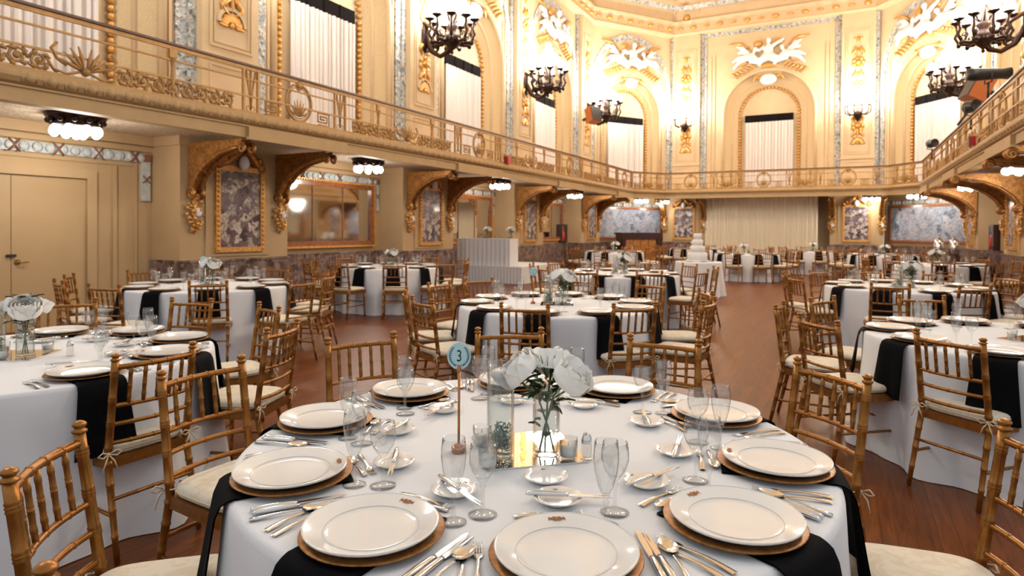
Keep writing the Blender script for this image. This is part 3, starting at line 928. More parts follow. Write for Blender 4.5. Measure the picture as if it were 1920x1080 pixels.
mb = MB()
c_ = spiral(.10, 1.6, 20, 1, pi)
mb.tube([(x, 0, z) for x, z in c_], .017, 5)
mb.tube([(-.10, 0, 0), (-.15, 0, -.07), (-.19, 0, -.10)], .016, 5)
for a in (.6, 1.9, 3.4, 4.8): mb.tube([(.06 * cos(a), 0, .06 * sin(a)), (.10 * cos(a + .5), -.01, .10 * sin(a + .5)), (.125 * cos(a + .9), 0, .125 * sin(a + .9))], [.012, .028, .008], 5)
mb.ball((0, 0, 0), .036, 6, 4)
SCR = mb.mesh('scroll', 'rail')
mb = MB()
for sg in (-1, 1):
    for k in range(4):
        a = .25 + k * .32
        mb.tube([(sg * .02, 0, -.10), (sg * .16 * sin(a), -.02, -.10 + .16 * cos(a) * .9), (sg * .30 * sin(a), 0, -.10 + .30 * cos(a))], [.012, .026, .008], 5)
    mb.tube([(sg * x, 0, z) for x, z in [(.42, .0), (.34, -.13), (.2, -.16), (.06, -.11), (0, -.14)]], .016, 5)
    mb.tube([(sg * x, 0, z) for x, z in [(.30, .18), (.36, .10), (.30, .0), (.20, -.06)]], .02, 5)
mb.ball((0, -.02, -.1), .05, 8, 5)
PALM = mb.mesh('palmette', 'rail')
mb = MB()
mb.tube([(.27 * cos(t), 0, .30 * sin(t)) for t in [2 * pi * k / 28 for k in range(28)]], .022, 6, closed=True)
mb.tube([(.225 * cos(t), 0, .255 * sin(t)) for t in [2 * pi * k / 28 for k in range(28)]], .010, 5, closed=True)
for sg in (-1, 1):
    for k in range(4):
        a = .2 + .36 * k
        mb.tube([(0, 0, -.22), (sg * .12 * sin(a), 0, -.22 + .14 * cos(a)), (sg * .20 * sin(a), 0, -.20 + .26 * cos(a))], [.010, .020, .006], 5)
    mb.tube([(sg * x, 0, z + .24) for x, z in spiral(.07, 1.2, 12)], .012, 5)
mb.ball((0, -.01, .30), (.07, .03, .07), 8, 5)
OVAL = mb.mesh('oval_medallion', 'rail')
mb = MB()
mb.tube([(x, 0, z) for x, z in [(-.13, -.1), (.13, -.1), (.13, .1), (-.13, .1), (-.13, -.05), (.08, -.05), (.08, .05), (-.07, .05), (-.07, .0), (.03, .0)]], .015, 4)
KEY = mb.mesh('greek_key', 'rail')
mb = MB()
for sg in (-1, 1): mb.box(sg * .13 - .016, sg * .13 + .016, -.02, .02, 3.20, 3.90)
mb.build  # posts joined with their leaf panel
for sg in (-1, 1): mb.tube([(0, 0, 3.30), (sg * .03, 0, 3.55), (sg * .09, 0, 3.84)], [.012, .014, .02], 5)
mb.tube([(0, 0, 3.26), (0, 0, 3.86)], .018, 5)
mb.tube([(.08 * cos(t), 0, 3.27 + .05 * sin(t)) for t in [2 * pi * k / 8 for k in range(8)]], .009, 4, closed=True)
POST = mb.mesh('post', 'rail')


def railing(P, Q, label, meds, thin=False):
    """meds: distances along the run of the medallion panels"""
    d = Q - P; L = d.length
    r = thing('balcony_railing', TR(P.x, P.y, 0, math.atan2(d.y, d.x)), label, 'railing', 'gilded railings of the gallery')
    mb = MB(); mb.box(0, L, -.045, .045, 3.905, 3.935); mb.build('handrail', 'railcap', r)
    for n, z, h in (('top_rail', 3.875, .024), ('middle_rail', 3.71, .010), ('lower_rail', 3.46, .012), ('bottom_rail', 3.215, .016)):
        mb = MB(); mb.box(0, L, -.018, .018, z - h, z + h); mb.build(n, 'rail', r)
    cuts = [0.0]
    for m in meds:
        for s in (-.95, .95): place('post', POST, r, Matrix.Translation((m + s, 0, 0)))
        place('oval_medallion', OVAL, r, Matrix.Translation((m, 0, 3.53)))
        for s in (-.55, .55): place('greek_key', KEY, r, Matrix.Translation((m + s, 0, 3.34)))
        cuts += [m - 1.1, m + 1.1]
    cuts.append(L)
    for a, b in zip(cuts[::2], cuts[1::2]):
        if b - a < .5: continue
        place('palmette', PALM, r, Matrix.Translation(((a + b) / 2, -.01, 3.40)))
        for s, c in ((-1, (a + b) / 2), (1, (a + b) / 2)):
            n = int(((b - a) / 2 - .42) / .21)
            for k in range(n):
                M = Matrix.Translation((c + s * (.48 + .21 * k), 0, 3.335)) @ Matrix.Scale(-1 if (k % 2) else 1, 4, (0, 0, 1)) @ Matrix.Scale(s, 4, (1, 0, 0))
                place('scroll', SCR, r, M)
        for s in (-.25, .25):
            mb = MB(); x = (a + b) / 2 + s * (b - a)
            mb.box(x - .05, x + .05, -.02, .02, 3.74, 3.85); mb.lathe([(.05, 0), (.03, -.06), (.022, -.15), (.035, -.28), (.02, -.45), (.035, -.54)], 8, (x, 0, 3.74))
            mb.build('baluster', 'rail', r)
    return r


g2 = goff(-.03)
railing(g2[0], g2[1], 'gilded iron gallery railing with scrolls along the left side', [y - 2.0 for y in PIL[1:4]] + [22.7 - .0])
railing(g2[1], g2[2], 'short gilded gallery railing in the left corner', [])
railing(g2[2], g2[3], 'gilded gallery railing across the far end', [1.1, 4.0, 7.0])
railing(g2[3], g2[4], 'short gilded gallery railing in the right corner', [])
railing(g2[4], g2[5], 'gilded gallery railing along the right side', [1.2, 6.9, 12.6, 18.4])


# ================================================================== lamps
_m = MB(); _m.ball((0, 0, 0), (.10, .10, .13), 12, 8); GLOBE = _m.mesh('lamp_globe', 'bulb')
_m = MB(); _m.ball((0, 0, 0), (.06, .06, .075), 10, 6); GLOBES = _m.mesh('lamp_globe', 'bulbdim')


def candelabra():
    """bronze wall candelabra, wall plane y=0, body towards -y, z=0 at the lower tip"""
    t = thing('wall_candelabra', None, None, 'chandelier', 'bronze candelabra on the pilasters')
    C = -.85
    mb = MB()
    mb.lathe([(0, .0), (.05, .04), (.03, .10), (.12, .18), (.22, .30), (.24, .40), (.14, .52), (.10, .60), (.16, .70), (.08, .80), (.05, 1.2), (0, 1.22)], 14, (0, C, .0))
    mb.build('body', 'bronze', t)
    mb = MB()
    mb.tube([(0, -.02, .55), (0, -.25, .15), (0, -.5, .0), (0, -.72, .08), (0, C, .3)], [.09, .07, .06, .07, .09], 7)
    for sg in (-1, 1): mb.tube([(sg * .05, -.02, .9), (sg * .08, -.3, .72), (sg * .08, -.55, .5), (0, C, .45)], [.05, .045, .04, .05], 6)
    mb.tube([(0, -.35 + .13 * (1 - k / 22) * cos(k * .6), .22 + .13 * (1 - k / 22) * sin(k * .6)) for k in range(18)], .03, 5)
    mb.ball((0, -.04, .55), (.16, .06, .42), 8, 6)
    mb.build('wall_bracket', 'bronze', t)
    n = 9
    for k in range(n):
        a = 2 * pi * k / n + .2
        ca, sa = cos(a), sin(a)
        P = lambda r, z: (r * ca, C + r * sa, z)
        mb = MB()
        mb.tube([P(.12, .42), P(.30, .28), P(.48, .30), P(.58, .48), P(.52, .62), P(.56, .80)], [.05, .05, .045, .04, .035, .03], 6)
        mb.tube([P(.40 + .08 * (1 - j / 16) * cos(j * .6), .46 + .08 * (1 - j / 16) * sin(j * .6)) for j in range(14)], .018, 4)
        mb.lathe([(0, 0), (.05, .0), (.13, .05), (.135, .065), (.04, .06), (.035, .11), (0, .11)], 10, P(.56, .80))
        mb.ball(P(.50, .28), (.06, .06, .07), 6, 4)
        mb.build('arm', 'bronze', t)
        place('lamp_globe', GLOBE, t, Matrix.Translation(P(.56, 1.02)))
    for k in range(6):
        a = 2 * pi * k / 6
        place('lamp_globe', GLOBE, t, Matrix.Translation((.30 * cos(a), C + .30 * sin(a), 1.24)))
    for k in range(3):
        a = 2 * pi * k / 3
        place('lamp_globe', GLOBE, t, Matrix.Translation((.13 * cos(a), C + .13 * sin(a), 1.46)))
    place('lamp_globe', GLOBE, t, Matrix.Translation((0, C, 1.68)))
    mb = MB()
    for k in range(6):
        a = 2 * pi * k / 6
        mb.tube([(.05 * cos(a), C + .05 * sin(a), .72), (.22 * cos(a), C + .22 * sin(a), .95), (.30 * cos(a), C + .30 * sin(a), 1.12)], .02, 5)
    mb.build('upper_arms', 'bronze', t)
    point_light(t, (0, C - .05, 1.9), SCONCE_P, WARM, .28)
    return t


CANDEL = Proto(candelabra())
for y, w in ((1.75, 'nearest the camera'), (7.5, 'over the pier beside the double doors'), (13.25, 'third from the camera'), (19.0, 'fourth from the camera'), (24.75, 'last on the left wall')):
    CANDEL.put(ML(y, XLW + .25) @ Matrix.Translation((0, 0, 5.85)), 'lit bronze candelabra on the left wall, %s' % w)
for y, w in ((7.5, 'nearest the camera'), (13.25, 'second from the camera'), (19.0, 'third from the camera'), (24.75, 'last on the right wall')):
    CANDEL.put(MR(y, XRW - .25) @ Matrix.Translation((0, 0, 5.85)), 'lit bronze candelabra on the right wall, %s' % w)


def sconce():
    t = thing('wall_sconce', None, None, 'sconce', 'bronze sconces on the far wall')
    mb = MB(); mb.lathe([(0, 0), (.04, .06), (.16, .22), (.18, .34), (.08, .46), (.05, .7), (0, .72)], 12, (0, -.22, 0)); mb.box(-.05, .05, -.2, 0, .2, .5); mb.build('body', 'bronze', t)
    for k in range(6):
        a = pi + pi * k / 5
        P = lambda r, z: (r * cos(a), -.24 + r * .7 * sin(a), z)
        mb = MB(); mb.tube([P(.08, .36), P(.28, .28), P(.44, .38), P(.46, .62)], [.04, .035, .03, .025], 5); mb.lathe([(0, 0), (.03, 0), (.09, .04), (.03, .05), (0, .09)], 8, P(.46, .62)); mb.build('arm', 'bronze', t)
        place('lamp_globe', GLOBE, t, Matrix.Translation(P(.46, .80)))
    for x, z in ((-.2, 1.0), (.2, 1.0), (0, 1.04), (0, 1.28)): place('lamp_globe', GLOBE, t, Matrix.Translation((x, -.24, z)))
    point_light(t, (0, -.55, 1.35), SCONCE_P * .75, WARM, .22)
    return t


SCN = Proto(sconce())
SCN.put(TR(CX - 3.45, YB - .25, 5.85), 'lit bronze sconce on the far wall, left of the middle window')
SCN.put(TR(CX + 3.4, YB - .25, 5.85), 'lit bronze sconce on the far wall, right of the middle window')


def ceiling_fixture():
    t = thing('ceiling_light', None, None, 'light', 'crown lights under the gallery')
    mb = MB(); mb.lathe([(0, 0), (.36, 0), (.34, -.05), (.27, -.10), (.30, -.14), (.24, -.17), (0, -.17)], 16)
    for k in range(12): mb.ball((.30 * cos(2 * pi * k / 12), .30 * sin(2 * pi * k / 12), -.09), .045, 6, 4)
    mb.build('crown', 'bronze', t)
    for k in range(8): place('lamp_globe', GLOBES, t, Matrix.Translation((.25 * cos(2 * pi * k / 8), .25 * sin(2 * pi * k / 8), -.22)))
    place('lamp_globe', GLOBES, t, Matrix.Translation((0, 0, -.25)))
    point_light(t, (0, 0, -.42), FIX_P, (1.0, .92, .82), .15)
    return t


FIXT = Proto(ceiling_fixture())
for x, y, w in ((-9.0, BAY[0], 'over the double doors'), (-9.0, BAY[1], 'before the first mirror'), (-9.0, BAY[2], 'above the raised head table'), (-9.0, BAY[3], 'near the left extinguisher'),
                (-7.9, 26.8, 'in the far left corner'), (CX - 4.3, YB - 1.0, 'left of the stage drapes'), (CX + 3.9, YB - 1.0, 'right of the stage drapes'),
                (2.2, 26.6, 'in the far right corner'), (3.1, BAY[3], 'near the right extinguisher'), (3.1, BAY[2], 'nearer on the right side'), (3.1, BAY[1], 'nearest on the right side')):
    FIXT.put(TR(x, y, ZG - .002), 'bronze crown light with white globes under the gallery, %s' % w)


# ================================================================== chairs
def ringed(p, q, r, rings, n=6, taper=1.0):
    """straight turned rod from p to q with bamboo rings at the given fractions: (points, radii)"""
    p, q = Vector(p), Vector(q); L = (q - p).length
    ts = {0.0: 1.0, 1.0: taper}
    for f in rings:
        e = .006 / L
        for dt, k in ((-1.6, 1.0), (-.8, 1.14), (.8, 1.14), (1.6, 1.0)): ts[min(.999, max(.001, f + dt * e))] = k * (1 + (taper - 1) * f)
    keys = sorted(ts)
    return [p + (q - p) * t for t in keys], [r * ts[t] for t in keys]


def post_y(z): return -.19 - .062 * max(0, z - .44) / .46


def make_chair():
    t = thing('banquet_chair', None, None, 'chair')
    for sx in (-1, 1):
        mb = MB()
        a, ra = ringed((sx * .192, -.285, .004), (sx * .183, -.19, .44), .0125, (.25, .5, .75, .95), taper=1.35)
        b, rb = ringed((sx * .183, -.19, .44), (sx * .181, post_y(.888), .888), .0172, (.12, .35, .37, .6, .62, .86, .88), taper=.93)
        mb.tube(a + b[1:], ra + rb[1:], 8)
        mb.lathe([(.012, 0), (.020, .004), (.021, .010), (.013, .014), (.014, .018), (.019, .024), (.0185, .030), (.010, .036), (0, .038)], 10, (sx * .181, post_y(.888), .884))
        mb.build('back_post', 'chair', t)
        mb = MB(); a, ra = ringed((sx * .185, .185, .004), (sx * .178, .17, .42), .012, (.25, .5, .52, .78), taper=1.35); mb.tube(a, ra, 8); mb.build('front_leg', 'chair', t)

    def rail(z, r, rings, bow=.032):
        pts, rs = [], []
        N = 20
        for k in range(N + 1):
            u = k / N * 2 - 1
            pts.append((u * .181, post_y(z) - bow * (1 - u * u), z)); rs.append(r)
        mb = MB(); mb.tube(pts, rs, 6)
        for f in rings:
            u = f * 2 - 1
            p0 = Vector((u * .181, post_y(z) - bow * (1 - u * u), z)); e = Vector((.006, -bow * -2 * u * .006 / .181 * -1, 0))
            mb.tube([p0 - e, p0, p0 + e], [r * 1.05, r * 1.25, r * 1.05], 6)
        return mb
    rail(.858, .0125, (.2, .4, .6, .8)).build('top_rail', 'chair', t)
    for z in (.682, .598, .512): rail(z, .0098, (.22, .5, .78)).build('back_rail', 'chair', t)
    for k in range(5):
        u = (k - 2) / 2 * .66
        mb = MB(); p, rs = ringed((u * .181, post_y(.682) - .032 * (1 - u * u), .682), (u * .181, post_y(.858) - .032 * (1 - u * u), .858), .0085, (.2, .45, .52, .8)); mb.tube(p, rs, 6); mb.build('spindle', 'chair', t)
    mb = MB()
    o = [(-.19, -.205), (.19, -.205), (.212, .10), (.205, .19), (.15, .207), (-.15, .207), (-.205, .19), (-.212, .10)]
    n = len(o)
    mb.add([(x, y, .398) for x, y in o] + [(x, y, .446) for x, y in o], [tuple(range(n))[::-1], tuple(range(n, 2 * n))] + [(k, (k + 1) % n, (k + 1) % n + n, k + n) for k in range(n)])
    mb.build('seat', 'chair', t)
    for p, q in (((-.186, .178, .25), (.186, .178, .25)), ((-.189, -.235, .27), (.189, -.235, .27)), ((-.184, .176, .20), (-.190, -.245, .20)), ((.184, .176, .20), (.190, -.245, .20))):
        mb = MB(); a, ra = ringed(p, q, .0085, (.3, .5, .7)); mb.tube(a, ra, 6); mb.build('stretcher', 'chair', t)

    def cush(u, v):
        a = 2 * pi * u
        rx, ry = .205, .20
        e = .42
        sx = abs(cos(a)) ** e * (1 if cos(a) >= 0 else -1); sy = abs(sin(a)) ** e * (1 if sin(a) >= 0 else -1)
        prof = [(.0, .0, .447), (.94, .0, .447), (1.0, .0, .456), (1.015, 0, .470), (1.0, 0, .484), (.93, 0, .494), (.7, 0, .500), (.35, 0, .503), (.0, 0, .504)]
        i = min(len(prof) - 1, round(v * (len(prof) - 1)))
        s = prof[i][0]
        return (s * rx * sx * (.93 + .07 * (sy + 1) / 2 + .0), s * ry * sy + .002, prof[i][2] + .0)
    mb = MB(); mb.grid(cush, 40, 8, closeu=True); cu = mb.build('cushion', 'cushion', t)
    mb = MB(); mb.tube([cush(k / 40, 3 / 8) for k in range(40)], .004, 4, closed=True); mb.build('piping', 'tie', cu)
    for sx in (-1, 1):
        mb = MB(); c0 = Vector((sx * .19, -.212, .468))
        for s2 in (-1, 1):
            mb.tube([c0, c0 + Vector((s2 * .03, -.012, .016)), c0 + Vector((s2 * .05, -.012, .004)), c0 + Vector((s2 * .03, -.014, -.008)), c0], [.003, .004, .004, .004, .003], 4)
            mb.tube([c0, c0 + Vector((s2 * .018, -.014, -.03)), c0 + Vector((s2 * .034, -.012, -.075))], [.003, .0035, .002], 4)
        mb.ball(c0, .008, 6, 4)
        mb.tube([c0, (sx * .19, -.17, .472), (sx * .16, -.15, .478)], .003, 4)
        mb.build('tie_bow', 'tie', t)
    return t


CHAIR = Proto(make_chair())
CH_FAR = [None]


def far_chair_meshes():
    """the same chair joined into frame and cushion, for the far tables"""
    fr, cu = MB(), MB()
    for ch in CHAIR.root.children:
        tgt = cu if ch.name.startswith('cushion') else fr
        if ch.name.startswith(('tie', 'piping')): continue
        me = ch.data
        tgt.add([tuple(v.co) for v in me.vertices], [tuple(p.vertices) for p in me.polygons], True)
    return fr.mesh('chair_frame', 'chair'), cu.mesh('cushion', 'cushion')


HOURS = ['twelve', 'one', 'two', 'three', 'four', 'five', 'six', 'seven', 'eight', 'nine', 'ten', 'eleven']


def hour(tx, ty, ang):
    base = math.degrees(math.atan2(-ty, -tx))
    d = (ang - base) % 360
    return HOURS[int(round(6 - d / 30)) % 12]


def put_chair(tx, ty, ang, dist, off, desc, far=False):
    a = rad(ang); r = dist - .252
    x, y = tx + r * cos(a), ty + r * sin(a)
    if off:   # keep the back where it is, turn about it
        bx, by = tx + dist * cos(a), ty + dist * sin(a)
        f = a + pi + rad(off); x, y = bx + .252 * cos(f), by + .252 * sin(f)
    else: f = a + pi
    M = TR(x, y, 0, f - pi / 2)
    lab = "gold spindle back chair at the %s o'clock seat of %s" % (hour(tx, ty, ang), desc)
    grp = 'chairs round %s' % desc
    if not far: return CHAIR.put(M, lab, grp)
    if CH_FAR[0] is None: CH_FAR[0] = far_chair_meshes()
    t = thing('banquet_chair', M, lab, 'chair', grp)
    place('frame', CH_FAR[0][0], t); place('cushion', CH_FAR[0][1], t)
    return t


# ================================================================== table linen, china, glass, cutlery
TZ = .772     # top of the cloth
RT = .914


def cloth_mesh(R, h, flare, seed, name='tablecloth', na=11):
    r = random.Random(seed); p1, p2, p3 = (r.uniform(0, 6) for _ in range(3))
    mb = MB(); N = 120
    rows = [(R * .5, h, 0), (R * .93, h, 0), (R - .004, h, 0), (R + .008, h - .006, 0), (R + .013, h - .022, .01)]
    rows += [(R + .015 + flare * t ** 1.2, (h - .022) * (1 - t) + .004 * t, t) for t in [.08, .18, .3, .42, .55, .68, .8, .9, 1.0]]
    vs, fs = [(0, 0, h)], []
    for q, z, t in rows:
        for k in range(N):
            a = 2 * pi * k / N
            w = .60 * sin(na * a + p1 + .5 * sin(3 * a + p2)) + .28 * sin((2 * na - 3) * a + p2) + .2 * sin(5 * a + p3)
            rr = q + .078 * t ** 1.2 * w
            vs.append((rr * cos(a), rr * sin(a), z))
    for k in range(N): fs.append((0, 1 + k, 1 + (k + 1) % N))
    for j in range(len(rows) - 1):
        for k in range(N):
            k2 = (k + 1) % N
            fs.append((1 + j * N + k, 1 + (j + 1) * N + k, 1 + (j + 1) * N + k2, 1 + j * N + k2))
    mb.add(vs, fs, True)
    return mb.mesh(name, 'cloth')


CLOTH = [cloth_mesh(RT, TZ, .045, s) for s in (2, 5, 11)]

# dinner plate, rim up 28 mm, on a charger
PR, CHR = .154, .165


def plate_parts(R, line=True):
    mb = MB(); mb.lathe([(0, .004), (R * .6, .004), (R * .64, 0), (R * .66, 0), (R * .70, .004), (R * .985, .019), (R, .022), (R * .995, .0245), (R * .97, .0235), (R * .71, .011), (R * .66, .0075), (R * .6, .0065), (0, .0065)], 48)
    return mb.mesh('plate_body', 'china')


def crest_mesh(s):
    mb = MB()
    for sg in (-1, 1):
        for cx_, cz in ((.35, .18), (.35, -.20), (.75, .0)):
            mb.tube([(s * (sg * (cx_ + .2 * (1 - k / 16) * cos(k * .7))), s * (cz + .2 * (1 - k / 16) * sin(k * .7)), 0) for k in range(12)], s * .075, 4, flat=.3)
        mb.tube([(s * sg * .12, -s * .4, 0), (s * sg * .05, 0, 0), (s * sg * .12, s * .4, 0)], s * .06, 4, flat=.3)
        mb.tube([(s * sg * .98, -s * .35, 0), (s * sg * 1.05, 0, 0), (s * sg * .95, s * .38, 0)], s * .05, 4, flat=.3)
    return mb.mesh('crest', 'crest')


def make_plate():
    t = thing('dinner_plate', None, None, 'plate')
    place('plate_body', plate_parts(PR), t)
    mb = MB(); mb.tube([(PR * .70 * cos(2 * pi * k / 60), PR * .70 * sin(2 * pi * k / 60), .0112) for k in range(60)], .0007, 4, closed=True); mb.build('grey_ring', 'chinaline', t)
    mb = MB(); mb.tube([(PR * .993 * cos(2 * pi * k / 60), PR * .993 * sin(2 * pi * k / 60), .0246) for k in range(60)], .0009, 4, closed=True); mb.build('rim_edge', 'china', t)
    place('crest', crest_mesh(.0185), t, Matrix.Translation((0, PR * .855, .0195)) @ Matrix.Rotation(.19, 4, 'X'))
    return t


def make_side_plate():
    t = thing('bread_plate', None, None, 'plate')
    R = .063; mb = MB(); mb.lathe([(0, .004), (R * .5, .004), (R * .55, 0), (R * .6, .002), (R, .016), (R * .99, .0178), (R * .66, .007), (R * .55, .0062), (0, .006)], 32)
    mb.build('plate_body', 'china', t)
    place('crest', crest_mesh(.0075), t, Matrix.Translation((0, R * .83, .0128)) @ Matrix.Rotation(.3, 4, 'X'))
    return t


def make_charger():
    mb = MB(); R = CHR
    mb.lathe([(0, 0), (R * .68, 0), (R * .75, .003), (R * .98, .008), (R, .0105), (R * .99, .0125), (R * .74, .008), (R * .7, .005), (0, .005)], 48)
    o = mb.build('charger_plate', 'charger'); tag(o, None, 'charger'); return o


def make_fork(L=.20, w=.024):
    mb = MB()
    # along +y: handle end at y=0, tines at y=L
    mb.grid(lambda u, v: ((u - .5) * (.017 - .009 * min(1, v * 1.6)), v * L * .66, .004 + .004 * sin(pi * v) + .0015 * cos((u - .5) * 2.6)), 4, 10)
    mb.grid(lambda u, v: ((u - .5) * (.008 + (w - .008) * sin(min(1, v * 1.3) * pi / 2)), L * (.66 + .13 * v), .0042 - .003 * v + .0015 * cos((u - .5) * 2)), 4, 5)
    for k in range(4):
        x = (k - 1.5) * w / 4 * 1.02
        mb.tube([(x, L * .785, .0018), (x, L * .87, .0015), (x, L * .94, .003), (x, L, .0065)], [.0021, .0020, .0017, .0009], 5)
    mb.grid(lambda u, v: ((.5 - u) * (.017 - .009 * min(1, v * 1.6)), v * L * .66, .002 + .004 * sin(pi * v)), 4, 10)
    return mb.mesh('fork', 'silver')


def make_knife(L=.235):
    mb = MB()
    a, ra = [(0, 0, .007), (0, .01, .007), (0, .05, .0075), (0, .10, .007), (0, .112, .006)], [.005, .0075, .0085, .0072, .006]
    mb.tube(a, ra, 8, flat=.75)
    poly = [(-.006, .11), (.006, .11), (.009, .14), (.0095, .19), (.007, .225), (0, L), (-.006, .22), (-.007, .14)]
    n = len(poly)
    mb.add([(x, y, .0035) for x, y in poly] + [(x * .85, y, .0062) for x, y in poly], [tuple(range(n))[::-1], tuple(range(n, 2 * n))] + [(k, (k + 1) % n, (k + 1) % n + n, k + n) for k in range(n)])
    return mb.mesh('table_knife', 'silver')


def make_spoon(L=.19, w=.042):
    mb = MB()
    mb.tube([(0, 0, .004), (0, .02, .005), (0, .07, .008), (0, L - .075, .007), (0, L - .06, .005)], [.0075, .0075, .0045, .0035, .005], 6, flat=.5)

    def bowl(u, v, d=0):
        a = 2 * pi * u; s = v
        return (s * w / 2 * cos(a) * (1 - .12 * sin(a)), L - .033 + s * .034 * sin(a), .003 - d + .0075 * s * s)
    mb.grid(lambda u, v: bowl(u, v), 20, 5, closeu=True)
    mb.grid(lambda u, v: bowl(1 - u, v, .0012), 20, 5, closeu=True)
    return mb.mesh('spoon', 'silver')


CUT = dict(fork=make_fork(), salad_fork=make_fork(.17, .021), table_knife=make_knife(), spoon=make_spoon(), dessert_spoon=make_spoon(.155, .033), butter_knife=make_knife(.17))

FLUTE = [(0, .001), (.031, .001), (.032, .003), (.018, .006), (.006, .012), (.0045, .03), (.0048, .05), (.008, .058), (.005, .066), (.010, .076), (.019, .098), (.027, .13), (.0305, .158), (.030, .18), (.0275, .206),
         (.0265, .206), (.0288, .18), (.0292, .158), (.0257, .13), (.0178, .10), (.009, .081), (0, .079)]
WINE = [(0, .001), (.035, .001), (.036, .003), (.018, .006), (.006, .012), (.0042, .04), (.0046, .066), (.0085, .073), (.005, .080), (.016, .092), (.028, .112), (.034, .132), (.0345, .15), (.031, .178),
        (.030, .178), (.0332, .15), (.0328, .132), (.0268, .113), (.0148, .095), (0, .089)]

def make_glass(name, prof, n, cat='glass'):
    cut = next(i for i, p in enumerate(prof) if p[1] >= .066)
    t = thing(name, None, None, cat)
    foot = [p for p in prof[:5]]; stem = prof[4:cut + 1]; bowl = prof[cut:]
    for nm, pr in (('foot', foot), ('stem', stem), ('bowl', bowl)):
        mb = MB(); mb.lathe(pr, n); mb.build(nm, 'glass', t)
    return t


P_PLATE, P_BREAD, P_CHG = Proto(make_plate()), Proto(make_side_plate()), Proto(make_charger())
P_FLUTE, P_WINE = Proto(make_glass('champagne_flute', FLUTE, 20)), Proto(make_glass('wine_glass', WINE, 20))
for _p, _n in ((P_FLUTE, FLUTE), (P_WINE, WINE)):
    _mb = MB(); _mb.lathe(_n, 14); _p.simple = _mb.mesh('drinking_glass', 'glass')
PLATE_S = plate_parts(PR)


def napkin_mesh(seed):
    r = random.Random(seed); ph = r.uniform(0, 6)
    path = [(.60, TZ + .002), (.75, TZ + .002), (.88, TZ + .003), (.915, TZ + .003), (.937, TZ - .008), (.948, TZ - .035), (.955, TZ - .10), (.962, TZ - .18), (.970, TZ - .26), (.978, TZ - .33)]
    mb = MB(); nu = 12

    def f(u, v, d=0.0):
        k = v * (len(path) - 1); i = min(len(path) - 2, int(k)); t = k - i
        rr = path[i][0] * (1 - t) + path[i + 1][0] * t; z = path[i][1] * (1 - t) + path[i + 1][1] * t
        hang = max(0, (TZ - z) / .33)
        w = .20 + .06 * hang
        x = (u - .5) * w
        rr2 = rr + .004 * (hang > 0) + hang * (.014 + .012 * sin(u * 9 + ph)) + (d if hang > .02 else 0)
        zz = z + (d if hang <= .02 else 0) - .012 * hang * sin(u * 5 + ph)
        return (x, rr2 - x * x * .50 * min(1, max(0, (rr - .6) / .3)), zz)
    mb.grid(lambda u, v: f(u, v, .004), nu, 27)
    mb.grid(lambda u, v: f(1 - u, v, .0), nu, 27)
    return mb.mesh('napkin', 'black')


NAPK = [napkin_mesh(s) for s in (1, 2, 3)]


def put(name, data, M, label, cat, group=None):
    return tag(place(name, data, None, M), label, cat, group)


